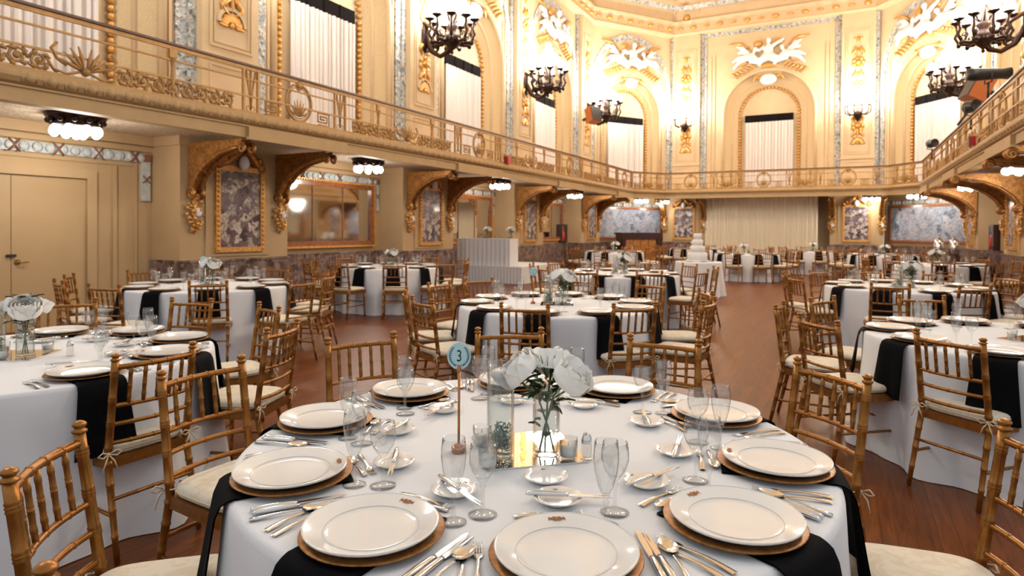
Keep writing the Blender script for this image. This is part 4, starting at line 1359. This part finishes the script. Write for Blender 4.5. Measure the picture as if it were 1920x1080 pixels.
def setting(tx, ty, ang, desc, level, k=0):
    """one place: local +y points outward to the diner, x to the diner's left ... level 2 full, 1 middle distance, 0 far"""
    M = TR(tx, ty, 0, rad(ang) - pi / 2)
    hr = hour(tx, ty, ang)
    where = "at the %s o'clock place of %s" % (hr, desc)
    g = ' on %s' % desc

    def at(r, da, z=TZ, turn=0.0):
        a = rad(ang + da)
        return TR(tx + r * cos(a), ty + r * sin(a), z, turn)
    put('napkin', NAPK[k % 3], M, 'black napkin hanging ' + where, 'napkin', 'black napkins' + g)
    turn = rad(ang) + pi / 2
    P_CHG.put(at(.752, 0, TZ + .0075, turn), 'gold charger plate ' + where, 'gold chargers' + g)
    zp = TZ + .0130
    if level == 2: P_PLATE.put(at(.757, 0, zp, turn + random.uniform(-.15, .15)), 'white crested dinner plate ' + where, 'dinner plates' + g)
    else: put('dinner_plate', PLATE_S, at(.757, 0, zp, turn), 'white dinner plate ' + where, 'plate', 'dinner plates' + g)
    if level == 2:
        P_FLUTE.put(at(.615, 11.2), 'champagne flute ' + where, 'champagne flutes' + g)
        P_WINE.put(at(.556, 16.5), 'wine glass ' + where, 'wine glasses' + g)
        P_BREAD.put(at(.468, 3, TZ + .001, turn), 'small bread plate ' + where, 'bread plates' + g)
        sx = cos(rad(ang)); sy = sin(rad(ang))

        def cutlery(n, lat, r_out, lab, tilt=0.0, z=TZ + .001, flip=False):
            # handle end at radius r_out, pointing to the table centre; lat>0 = diner's right
            x = tx + r_out * cos(rad(ang)) - lat * sin(rad(ang)); y = ty + r_out * sin(rad(ang)) + lat * cos(rad(ang))
            put(n if n != 'salad_fork' else 'salad_fork', CUT[n], TR(x, y, z, rad(ang) + pi / 2 + tilt), lab + ' ' + where, 'cutlery', 'cutlery' + g)
        cutlery('table_knife', .185, .872, 'silver dinner knife')
        cutlery('butter_knife', .206, .868, 'silver fish knife', .03)
        cutlery('spoon', .236, .875, 'silver soup spoon', .02)
        cutlery('fork', -.190, .875, 'silver dinner fork', -.02)
        cutlery('salad_fork', -.224, .868, 'silver salad fork', -.03)
        # dessert pieces between the plate and the bread plate
        for n, l0, rr, tl, lab in (('dessert_spoon', .075, .565, pi / 2 + .12, 'small dessert spoon'), ('salad_fork', -.095, .548, -pi / 2 + .05, 'small dessert fork')):
            x = tx + rr * cos(rad(ang)) - l0 * sin(rad(ang)); y = ty + rr * sin(rad(ang)) + l0 * cos(rad(ang))
            put(n if n == 'dessert_spoon' else 'dessert_fork', CUT[n], TR(x, y, TZ + .001, rad(ang) + pi / 2 + tl), lab + ' ' + where, 'cutlery', 'cutlery' + g)
        a = rad(ang + 3); bx, by = tx + .468 * cos(a), ty + .468 * sin(a)
        an = rad(ang) + random.uniform(-.5, .5)
        put('butter_knife', CUT['butter_knife'], TR(bx - .085 * cos(an + pi / 2), by - .085 * sin(an + pi / 2), TZ + .0155, an), 'bread plate knife ' + where, 'cutlery', 'butter knives' + g)
    elif level == 1:
        put('champagne_flute', P_FLUTE.simple, at(.615, 11.2), 'champagne flute ' + where, 'glass', 'champagne flutes' + g)
        put('wine_glass', P_WINE.simple, at(.556, 16.5), 'wine glass ' + where, 'glass', 'wine glasses' + g)
    else:
        put('wine_glass', P_WINE.simple, at(.60, 14), 'wine glass ' + where, 'glass', 'wine glasses' + g)


# ---- flowers and centrepieces
def rose_mesh(R, seed, K=6):
    """ruffled bloom: shells of overlapping petals, opening outwards"""
    r = random.Random(seed); mb = MB()
    for k in range(K):
        q = k / (K - 1); rk = R * (.30 + .70 * q); n = 3 + k
        top = rad(8 + 48 * q); bot = rad(128 - 10 * q)
        for j in range(n):
            th = 2 * pi * (j + .5 * (k % 2)) / n + r.uniform(-.2, .2); w = pi / n * 1.45; ph = r.uniform(0, 6); lift = r.uniform(-.05, .08)

            def f(u, v, th=th, w=w, ph=ph, rk=rk, top=top, bot=bot, lift=lift):
                x = (u - .5) * 2
                pol = bot + (top + .22 * x * x + .05 * sin(7 * u + ph) - bot) * v
                rr = rk * (1 + lift + .16 * max(0, v - .7) / .3 + .05 * sin(6 * u + ph) * v)
                a = th + x * w * (.45 + .55 * sin(pi * min(1, v * .62 + .2)))
                return (rr * sin(pol) * cos(a), rr * sin(pol) * sin(a), rr * cos(pol) * .82)
            mb.grid(f, 6, 6)
    return mb.mesh('bloom', 'petal')


def leaf_shape(mb, p, d, L, w, droop=.3, mi=0):
    p, d = Vector(p), Vector(d).normalized(); s = d.cross(Vector((0, 0, 1)))
    s = s.normalized() if s.length > .05 else Vector((1, 0, 0)); up = s.cross(d)
    mb.grid(lambda u, v: tuple(p + d * (L * v) + s * ((u - .5) * w * sin(pi * min(1, .05 + v * .95))) + up * (abs(u - .5) * w * .35 - droop * L * v * v)), 4, 6, mi=mi)


ROSE = [rose_mesh(.062, 1), rose_mesh(.060, 5), rose_mesh(.054, 9, 5)]


def bouquet(M, label, group, seed, vase_h=.20, spots=None, dark=False, sc=1.18, z0=0.0, z_b=.26):
    r = random.Random(seed)
    t = thing('flower_bouquet', M, label, 'flowers', group)
    spots = spots or [(-.085, -.01, z_b), (.07, -.03, z_b + .005), (.0, .05, z_b + .01)]
    mbs, mbl = MB(), MB()
    for i, (x, y, z) in enumerate(spots):
        d = Vector((x, y, .10)).normalized()
        q = Vector((0, 0, 1)).rotation_difference(d).to_matrix().to_4x4()
        place('bloom', ROSE[(i + seed) % 3], t, Matrix.Translation((x, y, z)) @ q @ Matrix.Rotation(r.uniform(0, 6), 4, 'Z') @ Matrix.Scale(sc, 4))
        mbs.tube([(-x * .28, -y * .28, .012 + z0), (-x * .05, -y * .05, .09 + z0), (x * .3, y * .3, .18), (x, y, z - .03)], [.003, .0032, .003, .004], 6)
    mbs.build('stems', 'stem', t)
    for i in range(38):
        a = r.uniform(0, 2 * pi); z = r.uniform(.16, .25) - (.0 if i < 28 else .09)
        leaf_shape(mbl, (.02 * cos(a), .02 * sin(a), z), (cos(a), sin(a), r.uniform(-.1, .9)), r.uniform(.035, .075) * (1 if i < 28 else .5), .030, r.uniform(.1, .5))
    mbl.build('leaves', 'leaf', t)
    if dark:
        mb = MB()
        for i in range(6): leaf_shape(mb, (0, .0, z_b + .03), (cos(i * 1.05 + .3), sin(i * 1.05 + .3), 1.1), .085, .045, .5)
        mb.build('dark_leaves', 'leafdark', t)
    return t


def vase_meshes():
    v = MB(); v.lathe([(0, .002), (.040, .002), (.042, .005), (.042, .208), (.0395, .208), (.0395, .014), (0, .012)], 28)
    w = MB(); w.lathe([(0, .013), (.0390, .013), (.0390, .135), (0, .135)], 28)
    c = MB(); c.lathe([(0, .002), (.040, .002), (.042, .005), (.042, .292), (.0395, .292), (.0395, .014), (0, .012)], 28)
    cw = MB(); cw.lathe([(0, .013), (.0388, .013), (.0388, .248), (0, .248)], 28)
    return v.mesh('vase_body', 'glass'), w.mesh('water', 'water'), c.mesh('cylinder_body', 'glass'), cw.mesh('water', 'water')


VASE, VWATER, CYL, CWATER = vase_meshes()
_m = MB(); _m.lathe([(0, -.022), (.020, -.018), (.030, -.004), (.031, .010), (.026, .016), (0, .017)], 20); CANDLE = _m.mesh('wax', 'wax')
_m = MB(); _m.tube([(0, 0, .016), (.001, 0, .028)], .0012, 5); WICK = _m.mesh('wick', 'ink')
_m = MB(); _r = random.Random(3)
for _k in range(150):
    _a, _q, _z = _r.uniform(0, 6.28), .035 * math.sqrt(_r.random()), _r.uniform(.018, .095)
    _p = Vector((_q * cos(_a), _q * sin(_a), _z)); _d = Vector((_r.gauss(0, 1), _r.gauss(0, 1), _r.gauss(0, 1))).normalized() * .014
    _pts = [_p - _d, _p + Vector((_d.y, -_d.x, .004)) * .5, _p + _d]
    _pts = [Vector((min(.037, max(-.037, v.x)), min(.037, max(-.037, v.y)), max(.016, v.z))) for v in _pts]
    _m.tube([v if math.hypot(v.x, v.y) < .037 else Vector((v.x * .036 / math.hypot(v.x, v.y), v.y * .036 / math.hypot(v.x, v.y), v.z)) for v in _pts], .0016, 4)
MOSS = _m.mesh('moss', 'moss')
_m = MB(); _m.lathe([(0, .002), (.024, .002), (.027, .006), (.029, .064), (.0275, .064), (.0255, .010), (0, .008)], 20); VOT = _m.mesh('holder', 'glass')
_m = MB(); _m.lathe([(0, .009), (.0225, .009), (.0235, .034), (.012, .040), (0, .040)], 16); VOTW = _m.mesh('wax', 'wax')
_m = MB(); _m.box(-.1525, .1525, -.1525, .1525, 0, .004); MIRT = _m.mesh('mirror_tile', 'mirror')
_m = MB(); _m.lathe([(0, .001), (.020, .001), (.022, .004), (.016, .020), (.017, .050), (.0165, .052), (.015, .050), (.014, .008), (0, .006)], 14); SHB = _m.mesh('jar', 'glass')
_m = MB(); _m.lathe([(.016, .050), (.017, .056), (.014, .070), (.006, .080), (0, .081)], 14)
for _k in range(9): _m.ball((.009 * cos(_k * 2.1), .009 * sin(_k * 2.1), .070 + .0012 * _k), .0038, 5, 4)
SHC = _m.mesh('cap', 'silver')


def votive(x, y, z, lab, grp):
    t = thing('votive_candle', TR(x, y, z), lab, 'candle', grp)
    place('holder', VOT, t); place('wax', VOTW, t); place('wick', WICK, t, Matrix.Translation((0, 0, .024)))


def candle_cylinder(x, y, z, lab, grp):
    t = thing('candle_cylinder', TR(x, y, z), lab, 'candle', grp)
    place('cylinder_body', CYL, t); place('water', CWATER, t); place('moss', MOSS, t)
    c = place('wax', CANDLE, t, Matrix.Translation((0, 0, .252))); place('wick', WICK, c)


def sign(x, y, z, face, lab, num, h=.345, blank=False):
    t = thing('table_number', TR(x, y, z, face), lab, 'sign', 'table number signs')
    mb = MB(); mb.lathe([(0, 0), (.022, 0), (.024, .004), (.012, .010), (.016, .018), (.012, .026), (.005, .03), (0, .03)], 14)
    mb.tube([(.018 * cos(k * pi / 8), .018 * sin(k * pi / 8), .014) for k in range(16)], .006, 6, closed=True); mb.build('base', 'copper', t)
    mb = MB(); mb.tube([(0, 0, .02), (0, 0, h - .085)], .0042, 10); mb.build('rod', 'copper', t)
    mb = MB(); mb.lathe([(.004, 0), (.008, .004), (.008, .012), (.005, .016), (.007, .022), (0, .024)], 10, (0, 0, h - .092)); mb.build('clip', 'copper', t)
    mb = MB(); n = 40
    o = [(.0375 * cos(2 * pi * k / n), .0425 * sin(2 * pi * k / n) + h - .040) for k in range(n)]
    mb.prism(o, -.0012, .0012); card = mb.build('card', 'signblue', t)
    if not blank:
        cu = bpy.data.curves.new('numeral', 'FONT'); cu.body = num; cu.size = .052; cu.align_x = 'CENTER'; cu.align_y = 'CENTER'; cu.extrude = .0004; cu.space_character = 1
        cu.materials.append(MT['ink'])
        _t = bpy.data.objects.new('temporary_text', cu); COL.objects.link(_t)
        nme = bpy.data.meshes.new_from_object(_t.evaluated_get(bpy.context.evaluated_depsgraph_get())); bpy.data.objects.remove(_t)
        nm = place('numeral', nme, card, Matrix.Translation((0, -.0016, h - .041)) @ Matrix.Rotation(pi / 2, 4, 'X') @ Matrix.Scale(.72, 4, (1, 0, 0)))
        mb = MB()
        for sg in (-1, 1):
            for k in range(11):
                a = -1.15 + k * .2
                cx_, cz = sg * .029 * cos(a), .033 * sin(a) + h - .041
                for s2 in (-1, 1):
                    d = .004; mb.tube([(cx_, -.0016, cz), (cx_ + s2 * .003 * cos(a) * sg, -.0018, cz + .0025), (cx_ + s2 * .0042 * sg, -.0016, cz + .0048)], [.0005, .0011, .0003], 4)
            mb.tube([(sg * .029 * cos(-1.2 + .12 * k), -.0016, .033 * sin(-1.2 + .12 * k) + h - .041) for k in range(19)], .0005, 4)
        mb.build('laurel_wreath', 'ink', card)
    return t


def centrepiece(tx, ty, a, desc, full=True, seed=1, dark=True):
    """mirror tile, bouquet in a vase, floating candle cylinder, votives; a turns the set"""
    ca, sa = cos(a), sin(a)
    P = lambda x, y: (tx + ca * x - sa * y, ty + sa * x + ca * y)
    on = ' on %s' % desc
    x, y = tx, ty
    put('mirror_tile', MIRT, TR(tx, ty, TZ + .0005, a), 'square mirror tile under the centrepiece' + on, 'mirror', 'mirror tiles on the tables')
    z = TZ + .005
    x, y = P(.06, -.02)
    v = thing('glass_vase', TR(x, y, z), 'clear glass flower vase' + on, 'vase', 'glass vases'); place('vase_body', VASE, v); place('water', VWATER, v)
    bouquet(TR(x, y, z), 'white rose bouquet in the vase' + on, 'white bouquets', seed, dark=dark)
    x, y = P(-.08, -.03)
    candle_cylinder(x, y, z, 'tall cylinder with floating candle' + on, 'candle cylinders')
    if full:
        for i, (px, py, w) in enumerate(((-.11, .08, 'back'), (.11, .09, 'side'), (.0, -.11, 'front'))):
            x, y = P(px, py); votive(x, y, z, 'white votive candle, %s side%s' % (w, on), 'votive candles')


# ================================================================== tables
def table(tx, ty, desc, seats, level, chairs, cl=0, rot=0.0):
    put('tablecloth', CLOTH[cl % 3], TR(tx, ty, 0, rot), 'white floor length cloth over %s' % desc, 'tablecloth', 'white round tablecloths')
    for k, a in enumerate(seats): setting(tx, ty, a, desc, level, k)
    for c in chairs: put_chair(tx, ty, c[0], c[1], c[2] if len(c) > 2 else 0, desc, far=(level == 0))


def ring(a0, d=1.46, n=10, jit=.05, seed=0):
    r = random.Random(seed)
    return [(a0 + 36 * k, d + r.uniform(-jit, jit), r.uniform(-6, 6)) for k in range(n)]


D0 = 'the front table with sign 3'
S0 = [-127, -92.5, -58, -23.5, 11.5, 49, 86.5, 122.5, 159, -165]
table(-.92, 1.87, D0, S0, 2, [(51, 1.38, -4), (87, 1.43, 3), (121, 1.5, 0), (153, 1.5, 0), (-173, 1.44, -8), (-132, 1.35, -7), (-93, 1.33, 0), (12.5, 1.42, 0)], 0, .4)
D1 = 'the left front table'
S1 = [-7, 31, 68, 105, 142]
table(-3.92, 1.76, D1, S1, 2, [(2, 1.09, -4), (41, 1.32, -20), (83, 1.48, -12), (115, 1.6, -10), (147, 1.66, 0)], 1, 1.0)
D2 = 'the table near the doors'
table(-6.82, 5.0, D2, [-37 + 36 * k for k in range(10)], 1, [(-37, 1.12, -10), (-2, 1.62, 8), (34, 1.42, -9), (70, 1.45), (106, 1.42), (142, 1.42), (178, 1.45), (-146, 1.6, 15), (-110, 1.5, 5), (-75, 1.5, 0)], 2, 2.0)
D3 = 'the table behind sign 3'
table(-2.41, 5.44, D3, [-40 + 36 * k for k in range(10)], 1, [(-36, 1.2, -8), (-78, 1.2, 5), (-117, 1.42, 0), (-149, 1.42, 5), (176, 1.42), (150, 1.54), (104, 1.42), (68, 1.42), (30, 1.42, 0), (-4, 1.42, 0)], 0, 3.0)
D4 = 'the table below the mirror'
table(-7.43, 9.17, D4, [-48 + 36 * k for k in range(10)], 1, ring(-48, 1.48, seed=4), 1, .7)
D5 = 'the table left of the cake'
table(-3.21, 9.75, D5, [-56 + 36 * k for k in range(10)], 1, ring(-56, 1.45, seed=5), 2, 1.5)
D6 = 'the second right table'
table(.67, 9.38, D6, [-72 + 36 * k for k in range(10)], 1, [(-100, 1.38, 15), (-66, 1.33, 10), (-150, 1.42, 0), (142, 1.3), (178, 1.42), (106, 1.42), (70, 1.42), (34, 1.42), (-2, 1.42), (-34, 1.42)], 0, 2.4)
D7 = 'the right front table'
table(1.04, 5.22, D7, [-109 + 36 * k for k in range(10)], 1, [(-118, 1.14, -12), (-152, 1.36, 12), (176, 1.5), (147, 1.45, 5), (107, 1.51), (71, 1.42), (35, 1.42), (-1, 1.42)], 1, .2)
FAR = [(-2.65, 20.0, 'the table right behind the cake', 10, 5), (-1.0, 24.2, 'the table nearest the stage drapes', 30, 1), (.95, 21.6, 'the far right table', 0, 2),
       (-6.5, 19.1, 'the far left table', 20, 3), (-5.0, 24.0, 'the table beside the dark mantel', 5, 4), (1.75, 16.2, 'the third right table', 15, 6)]
for x, y, d, a0, sd in FAR: table(x, y, d, [a0 + 36 * k for k in range(10)], 0, ring(a0, 1.46, seed=sd), sd, sd)

# ---- front table centrepiece
ON0 = ' on the front table with sign 3'
z0 = TZ + .005
put('mirror_tile', MIRT, TR(-.90, 1.80, TZ + .0005, rad(41.3)), 'square mirror tile under the centrepiece' + ON0, 'mirror', 'mirror tiles on the tables')
vx, vy = -.82, 1.775
v = thing('glass_vase', TR(vx, vy, z0), 'clear glass flower vase' + ON0, 'vase', 'glass vases'); place('vase_body', VASE, v); place('water', VWATER, v)
R2 = (cos(YAW), sin(YAW))
sp = [(-.088 * R2[0], -.088 * R2[1], .265), (.072 * R2[0] + .02, .072 * R2[1] - .035, .250), (-.005, .045, .275), (.05, .06, .262)]
b = bouquet(TR(vx, vy, z0), 'white rose bouquet in the vase' + ON0, 'white bouquets', 1, spots=sp, dark=False, sc=1.12)
mb = MB(); _r = random.Random(2)
for k in range(16):
    a = _r.uniform(0, 6.28); mb.tube([(0, 0, .24), (.02 * cos(a), .02 * sin(a), .28), (.035 * cos(a), .035 * sin(a), .315)], [.0012, .0012, .0008], 4)
for k in range(8):
    a = _r.uniform(0, 6.28); mb.ball((.045 * cos(a), .045 * sin(a), _r.uniform(.22, .28)), .006, 6, 4, 1)
mb.build('filler_sprigs', ['stem', 'petal'], b)
candle_cylinder(-.937, 1.692, z0, 'tall cylinder with floating candle and moss' + ON0, 'candle cylinders')
for x, y, w in ((-1.045, 1.76, 'left rear'), (-.925, 1.595, 'left front'), (-.745, 1.775, 'right')):
    votive(x, y, z0 if w != 'left rear' else TZ + .001, 'white votive candle, %s side%s' % (w, ON0), 'votive candles')


def shaker(x, y, lab):
    t = thing('pepper_shaker', TR(x, y, TZ + .005), lab, 'shaker', 'salt and pepper shakers'); place('jar', SHB, t); place('cap', SHC, t)


shaker(-.695, 1.80, 'glass shaker with silver cap beside the front vase')
sign(-1.077, 1.672, TZ, .574, 'pale blue oval card with number 3 on a copper rod', '3')
P_BREAD.put(TR(-.92 + .325 * cos(rad(-56.3)), 1.87 + .325 * sin(rad(-56.3)), TZ + .001, rad(34)), 'empty bread plate standing before the front vase', 'bread plates' + ON0)

centrepiece(-3.98, 1.74, .6, D1, True, 2)
shaker(-3.72, 1.88, 'glass shaker with silver cap on the left front table')
centrepiece(-6.82, 5.0, .2, D2, True, 3)
centrepiece(-2.41, 5.44, .4, D3, True, 4, dark=False)
centrepiece(-7.43, 9.17, 0, D4, True, 5)
centrepiece(-3.21, 9.75, .5, D5, True, 6)
centrepiece(.67, 9.38, .3, D6, True, 7)
centrepiece(1.10, 5.22, .9, D7, True, 8)
for x, y, d, a0, sd in FAR: centrepiece(x, y, a0, d, False, sd + 10)
s_ = sign(-2.62, 5.35, TZ, .46, 'pale blue number card on the middle table behind sign 3', '2')
sign(-7.02, 5.06, TZ, .9, 'number card with unlit back coloured dark on the left table near the doors', '', blank=True).children[3].data.materials[0] = MT['darkwood']  # shade on the card's unlit back is put into its dark colour

# ---- cake table
CKX, CKY = -2.97, 14.65
put('tablecloth', cloth_mesh(.50, .765, .06, 21, na=9), TR(CKX, CKY, 0), 'white pleated cloth over the small round cake table', 'tablecloth', 'white round tablecloths')
cake = thing('wedding_cake', TR(CKX - .02, CKY - .05, .766), 'tall white wedding cake of four round tiers', 'cake')
mb = MB(); mb.lathe([(0, 0), (.26, 0), (.27, .02), (.25, .03), (0, .03)], 32); mb.build('stand', 'whitepaint', cake)
zc = .03
for R, h in ((.215, .17), (.165, .15), (.12, .14), (.085, .15)):
    mb = MB(); mb.lathe([(0, 0), (R, 0), (R, h - .01), (R - .01, h), (0, h)], 32)
    for k in range(40): mb.ball((R * cos(2 * pi * k / 40), R * sin(2 * pi * k / 40), .008), .012, 5, 4)
    mb.build('tier', 'icing', cake, Matrix.Translation((0, 0, zc))); zc += h
put('cake_knife', CUT['table_knife'], TR(CKX - .25, CKY - .33, .768, .6), 'silver cake knife lying beside the wedding cake', 'cutlery')
mb = MB(); _r = random.Random(12)
for k in range(40):
    a = _r.uniform(0, 6.28); leaf_shape(mb, (.3 * cos(a), .3 * sin(a), .01), (cos(a + 1), sin(a + 1), .3), .07, .03, .3)
g = mb.build('greenery_ring', 'leaf', None, TR(CKX, CKY, .768)); tag(g, 'ring of green leaves round the wedding cake', 'greenery')

# ---- raised head table by the left wall
mb = MB(); mb.box(-9.95, -7.62, 14.86, 17.4, .42, .46); pf = thing('stage_platform', None, 'low platform with white pleated skirt below the head table', 'platform')
mb.build('deck', 'cloth', pf)


def skirt(x0, x1, y0, y1, z0, z1, pitch, amp, parent, name='skirt'):
    mb = MB()
    P = [(x0, y0), (x1, y0), (x1, y1), (x0, y1)]
    for (ax, ay), (bx, by) in zip(P, P[1:] + P[:1]):
        L = math.hypot(bx - ax, by - ay); n = max(8, int(L / pitch) * 4); ex, ey = (bx - ax) / L, (by - ay) / L
        mb.grid(lambda u, v: (ax + ex * L * u + ey * amp * (.4 + .6 * v) * sin(2 * pi * u * L / pitch) * (1 if .01 < u < .99 else 0), ay + ey * L * u - ex * amp * (.4 + .6 * v) * sin(2 * pi * u * L / pitch) * (1 if .01 < u < .99 else 0), z1 + (z0 - z1) * v), n, 3)
    return mb.build(name, 'cloth', parent)


skirt(-9.95, -7.62, 14.86, 17.4, .004, .42, .10, .014, pf)
ht = thing('head_table', None, 'tall looking white skirted head table on the platform', 'table')
mb = MB(); mb.box(-9.76, -8.06, 15.0, 15.5, 1.18, 1.21); mb.build('table_top', 'cloth', ht)
skirt(-9.76, -8.06, 15.0, 15.5, .462, 1.185, .14, .018, ht)
for i, (x, w) in enumerate(((-9.05, 'left'), (-8.7, 'middle'), (-8.3, 'right'))):
    votive(x, 15.15, 1.211, 'white votive candle on the %s of the head table' % w, 'votive candles')
for i, (x, w) in enumerate(((-8.95, 'left'), (-8.2, 'right'))):
    M = TR(x, 15.35, 1.211)
    v = thing('glass_vase', M, 'clear glass vase on the %s of the head table' % w, 'vase', 'glass vases'); place('vase_body', VASE, v)
    bouquet(M, 'white bouquet on the %s of the head table' % w, 'white bouquets', 30 + i, dark=False)
for i, (x, w) in enumerate(((-9.15, 'left'), (-8.5, 'middle'), (-8.1, 'right'))):
    put('champagne_flute', P_FLUTE.simple, TR(x, 15.42, 1.211), 'champagne flute on the %s of the head table' % w, 'glass', 'champagne flutes on the head table')
mb = MB(); _r = random.Random(5)
for k in range(60): leaf_shape(mb, (_r.uniform(-.6, .6), _r.uniform(-.05, .05), .012), (_r.uniform(-1, 1), _r.uniform(-1, 1), .25), .08, .03, .3)
g = mb.build('leaf_garland', 'leaf', None, TR(-8.66, 15.08, 1.211)); tag(g, 'green leaf garland along the head table front', 'garland')
CHAIR.put(TR(-9.6, 15.95, .462, pi), 'gold spindle back chair behind the head table on the platform', None)

# ---- dark mantel in the left corner
t = thing('wooden_mantel', TR(-7.95, 26.55, 0, math.atan2(DL1.y - DL0.y, DL1.x - DL0.x)), 'dark wooden mantel with amber panels in the far left corner', 'cabinet')
mb = MB(); mb.box(-1.1, 1.1, -.3, .25, 1.28, 1.36); mb.box(-1.02, 1.02, -.25, .25, 1.08, 1.28); mb.build('top', 'darkwood', t)
for x in (-1, .84): mb = MB(); mb.box(x, x + .16, -.25, .2, 0, 1.08); mb.build('side_post', 'darkwood', t)
for k in range(4): mb = MB(); mb.box(-.83 + .42 * k, -.83 + .42 * k + .40, -.18, .15, .02, 1.075); mb.build('panel', 'amber', t)


# ---- wall cases, speakers and stage lights
def case(M, lab):
    t = thing('extinguisher_case', M, lab, 'fire extinguisher', 'extinguisher cases')
    mb = MB(); frame_strip(mb, -.30, .30, .98, 1.68, .06, -.16, 0); mb.box(-.30, .30, -.02, 0, .98, 1.68, 0); mb.build('case', 'darkwood', t)
    mb = MB(); mb.box(-.24, .24, -.03, -.021, 1.04, 1.62); mb.build('back_board', 'whitepaint', t)
    mb = MB(); mb.lathe([(0, 0), (.08, 0), (.085, .02), (.085, .30), (.05, .36), (.025, .38), (.025, .41), (0, .41)], 14, (-.03, -.10, 1.05)); mb.build('cylinder', 'red', t)
    mb = MB(); mb.box(-.06, .05, -.12, -.08, 1.46, 1.50); mb.tube([(-.03, -.10, 1.48), (.09, -.11, 1.45), (.11, -.11, 1.15)], .014, 6); mb.build('hose', 'blackpaint', t)
    mb = MB(); mb.box(-.235, .235, -.155, -.15, 1.045, 1.615); mb.build('glass_door', 'glass', t)


case(ML(23.05, -9.9) @ Matrix.Translation((.3, LY + .0 + .74, 0)), 'dark case with red extinguisher on the left wall')
case(MR(21.15, 3.62), 'dark case with red extinguisher on the right wall')


def speaker(M, lab):
    t = thing('loudspeaker', M, lab, 'speaker', 'orange cabinet speakers')
    mb = MB(); mb.add([(-.22, .2, -.3), (.22, .2, -.3), (.28, -.18, -.3), (-.28, -.18, -.3), (-.22, .2, .3), (.22, .2, .3), (.28, -.18, .3), (-.28, -.18, .3)], [(3, 2, 1, 0), (4, 5, 6, 7), (0, 1, 5, 4), (1, 2, 6, 5), (3, 0, 4, 7), (2, 3, 7, 6)]); mb.build('cabinet', 'orangewood', t)
    mb = MB(); mb.box(-.27, .27, -.20, -.182, -.29, .29); mb.build('front_grille', 'blackpaint', t)
    mb = MB(); mb.box(-.04, .04, .18, .55, -.04, .04)
    if 'gallery' in lab: mb.tube([(0, .1, -.28), (0, .0, -.9)], .025, 6)
    mb.build('bracket', 'blackpaint', t)


speaker(TR(-9.0, 23.7, 6.05, 1.2) @ Matrix.Rotation(-.25, 4, 'X'), 'black fronted orange speaker on the left wall')
speaker(TR(2.55, 17.2, 4.68, -1.35) @ Matrix.Rotation(-.45, 4, 'X'), 'black fronted orange speaker over the right gallery')


def spot(M, lab, L, R):
    t = thing('stage_light', M, lab, 'stage light', 'black stage lights on the gallery')
    mb = MB(); mb.lathe([(0, -.5 * L), (R * .85, -.5 * L), (R, -.3 * L), (R * .8, .3 * L), (R * .95, .5 * L), (R * .9, .5 * L), (R * .7, .35 * L), (0, .33 * L)], 14, M=Matrix.Rotation(pi / 2, 4, 'X')); mb.build('barrel', 'blackpaint', t)
    mb = MB(); mb.tube([(-R * 1.05, 0, 0), (-R * 1.1, 0, -R * 1.3), (R * 1.1, 0, -R * 1.3), (R * 1.05, 0, 0)], .014, 5); mb.tube([(0, 0, -R * 1.3), (.0, .0, -R * 1.3 - .30)], .022, 6); mb.build('yoke', 'blackpaint', t)


spot(TR(2.30, 14.5, 4.42, 1.85), 'long black stage light on the right gallery rail', .70, .12)
spot(TR(2.30, 16.3, 4.13, .6), 'short black stage light below the right speaker', .26, .14)
spot(TR(2.28, 23.0, 4.18, .6), 'small black stage light far along the right rail', .24, .14)
for x, y, w in ((XLR + .10, 14.5, 'left'), (XRR - .10, 15.3, 'right')):
    t = thing('exit_lamp', TR(x, y, 3.28), 'small red lamp box on the %s gallery front' % w, 'lamp', 'red lamp boxes')
    mb = MB(); mb.box(-.05, .05, -.09, .09, -.09, .09); mb.build('box', 'red', t); mb = MB(); mb.box(-.06, -.05, -.1, .1, -.1, .1); mb.build('back_plate', 'blackpaint', t)
for x, w in ((2.55, 'left'), (2.95, 'right')):
    t = thing('chafing_dish', TR(x, 23.6, 0), 'tall chrome serving urn, %s of the pair by the right corner' % w, 'urn', 'chrome urns')
    mb = MB(); mb.lathe([(0, .75), (.13, .75), (.15, .80), (.14, 1.15), (.10, 1.24), (.03, 1.30), (0, 1.34)], 16); mb.build('urn_body', 'silver', t)
    mb = MB(); mb.lathe([(0, 0), (.16, 0), (.16, .75), (0, .75)], 12); mb.build('pedestal', 'darkwood', t)
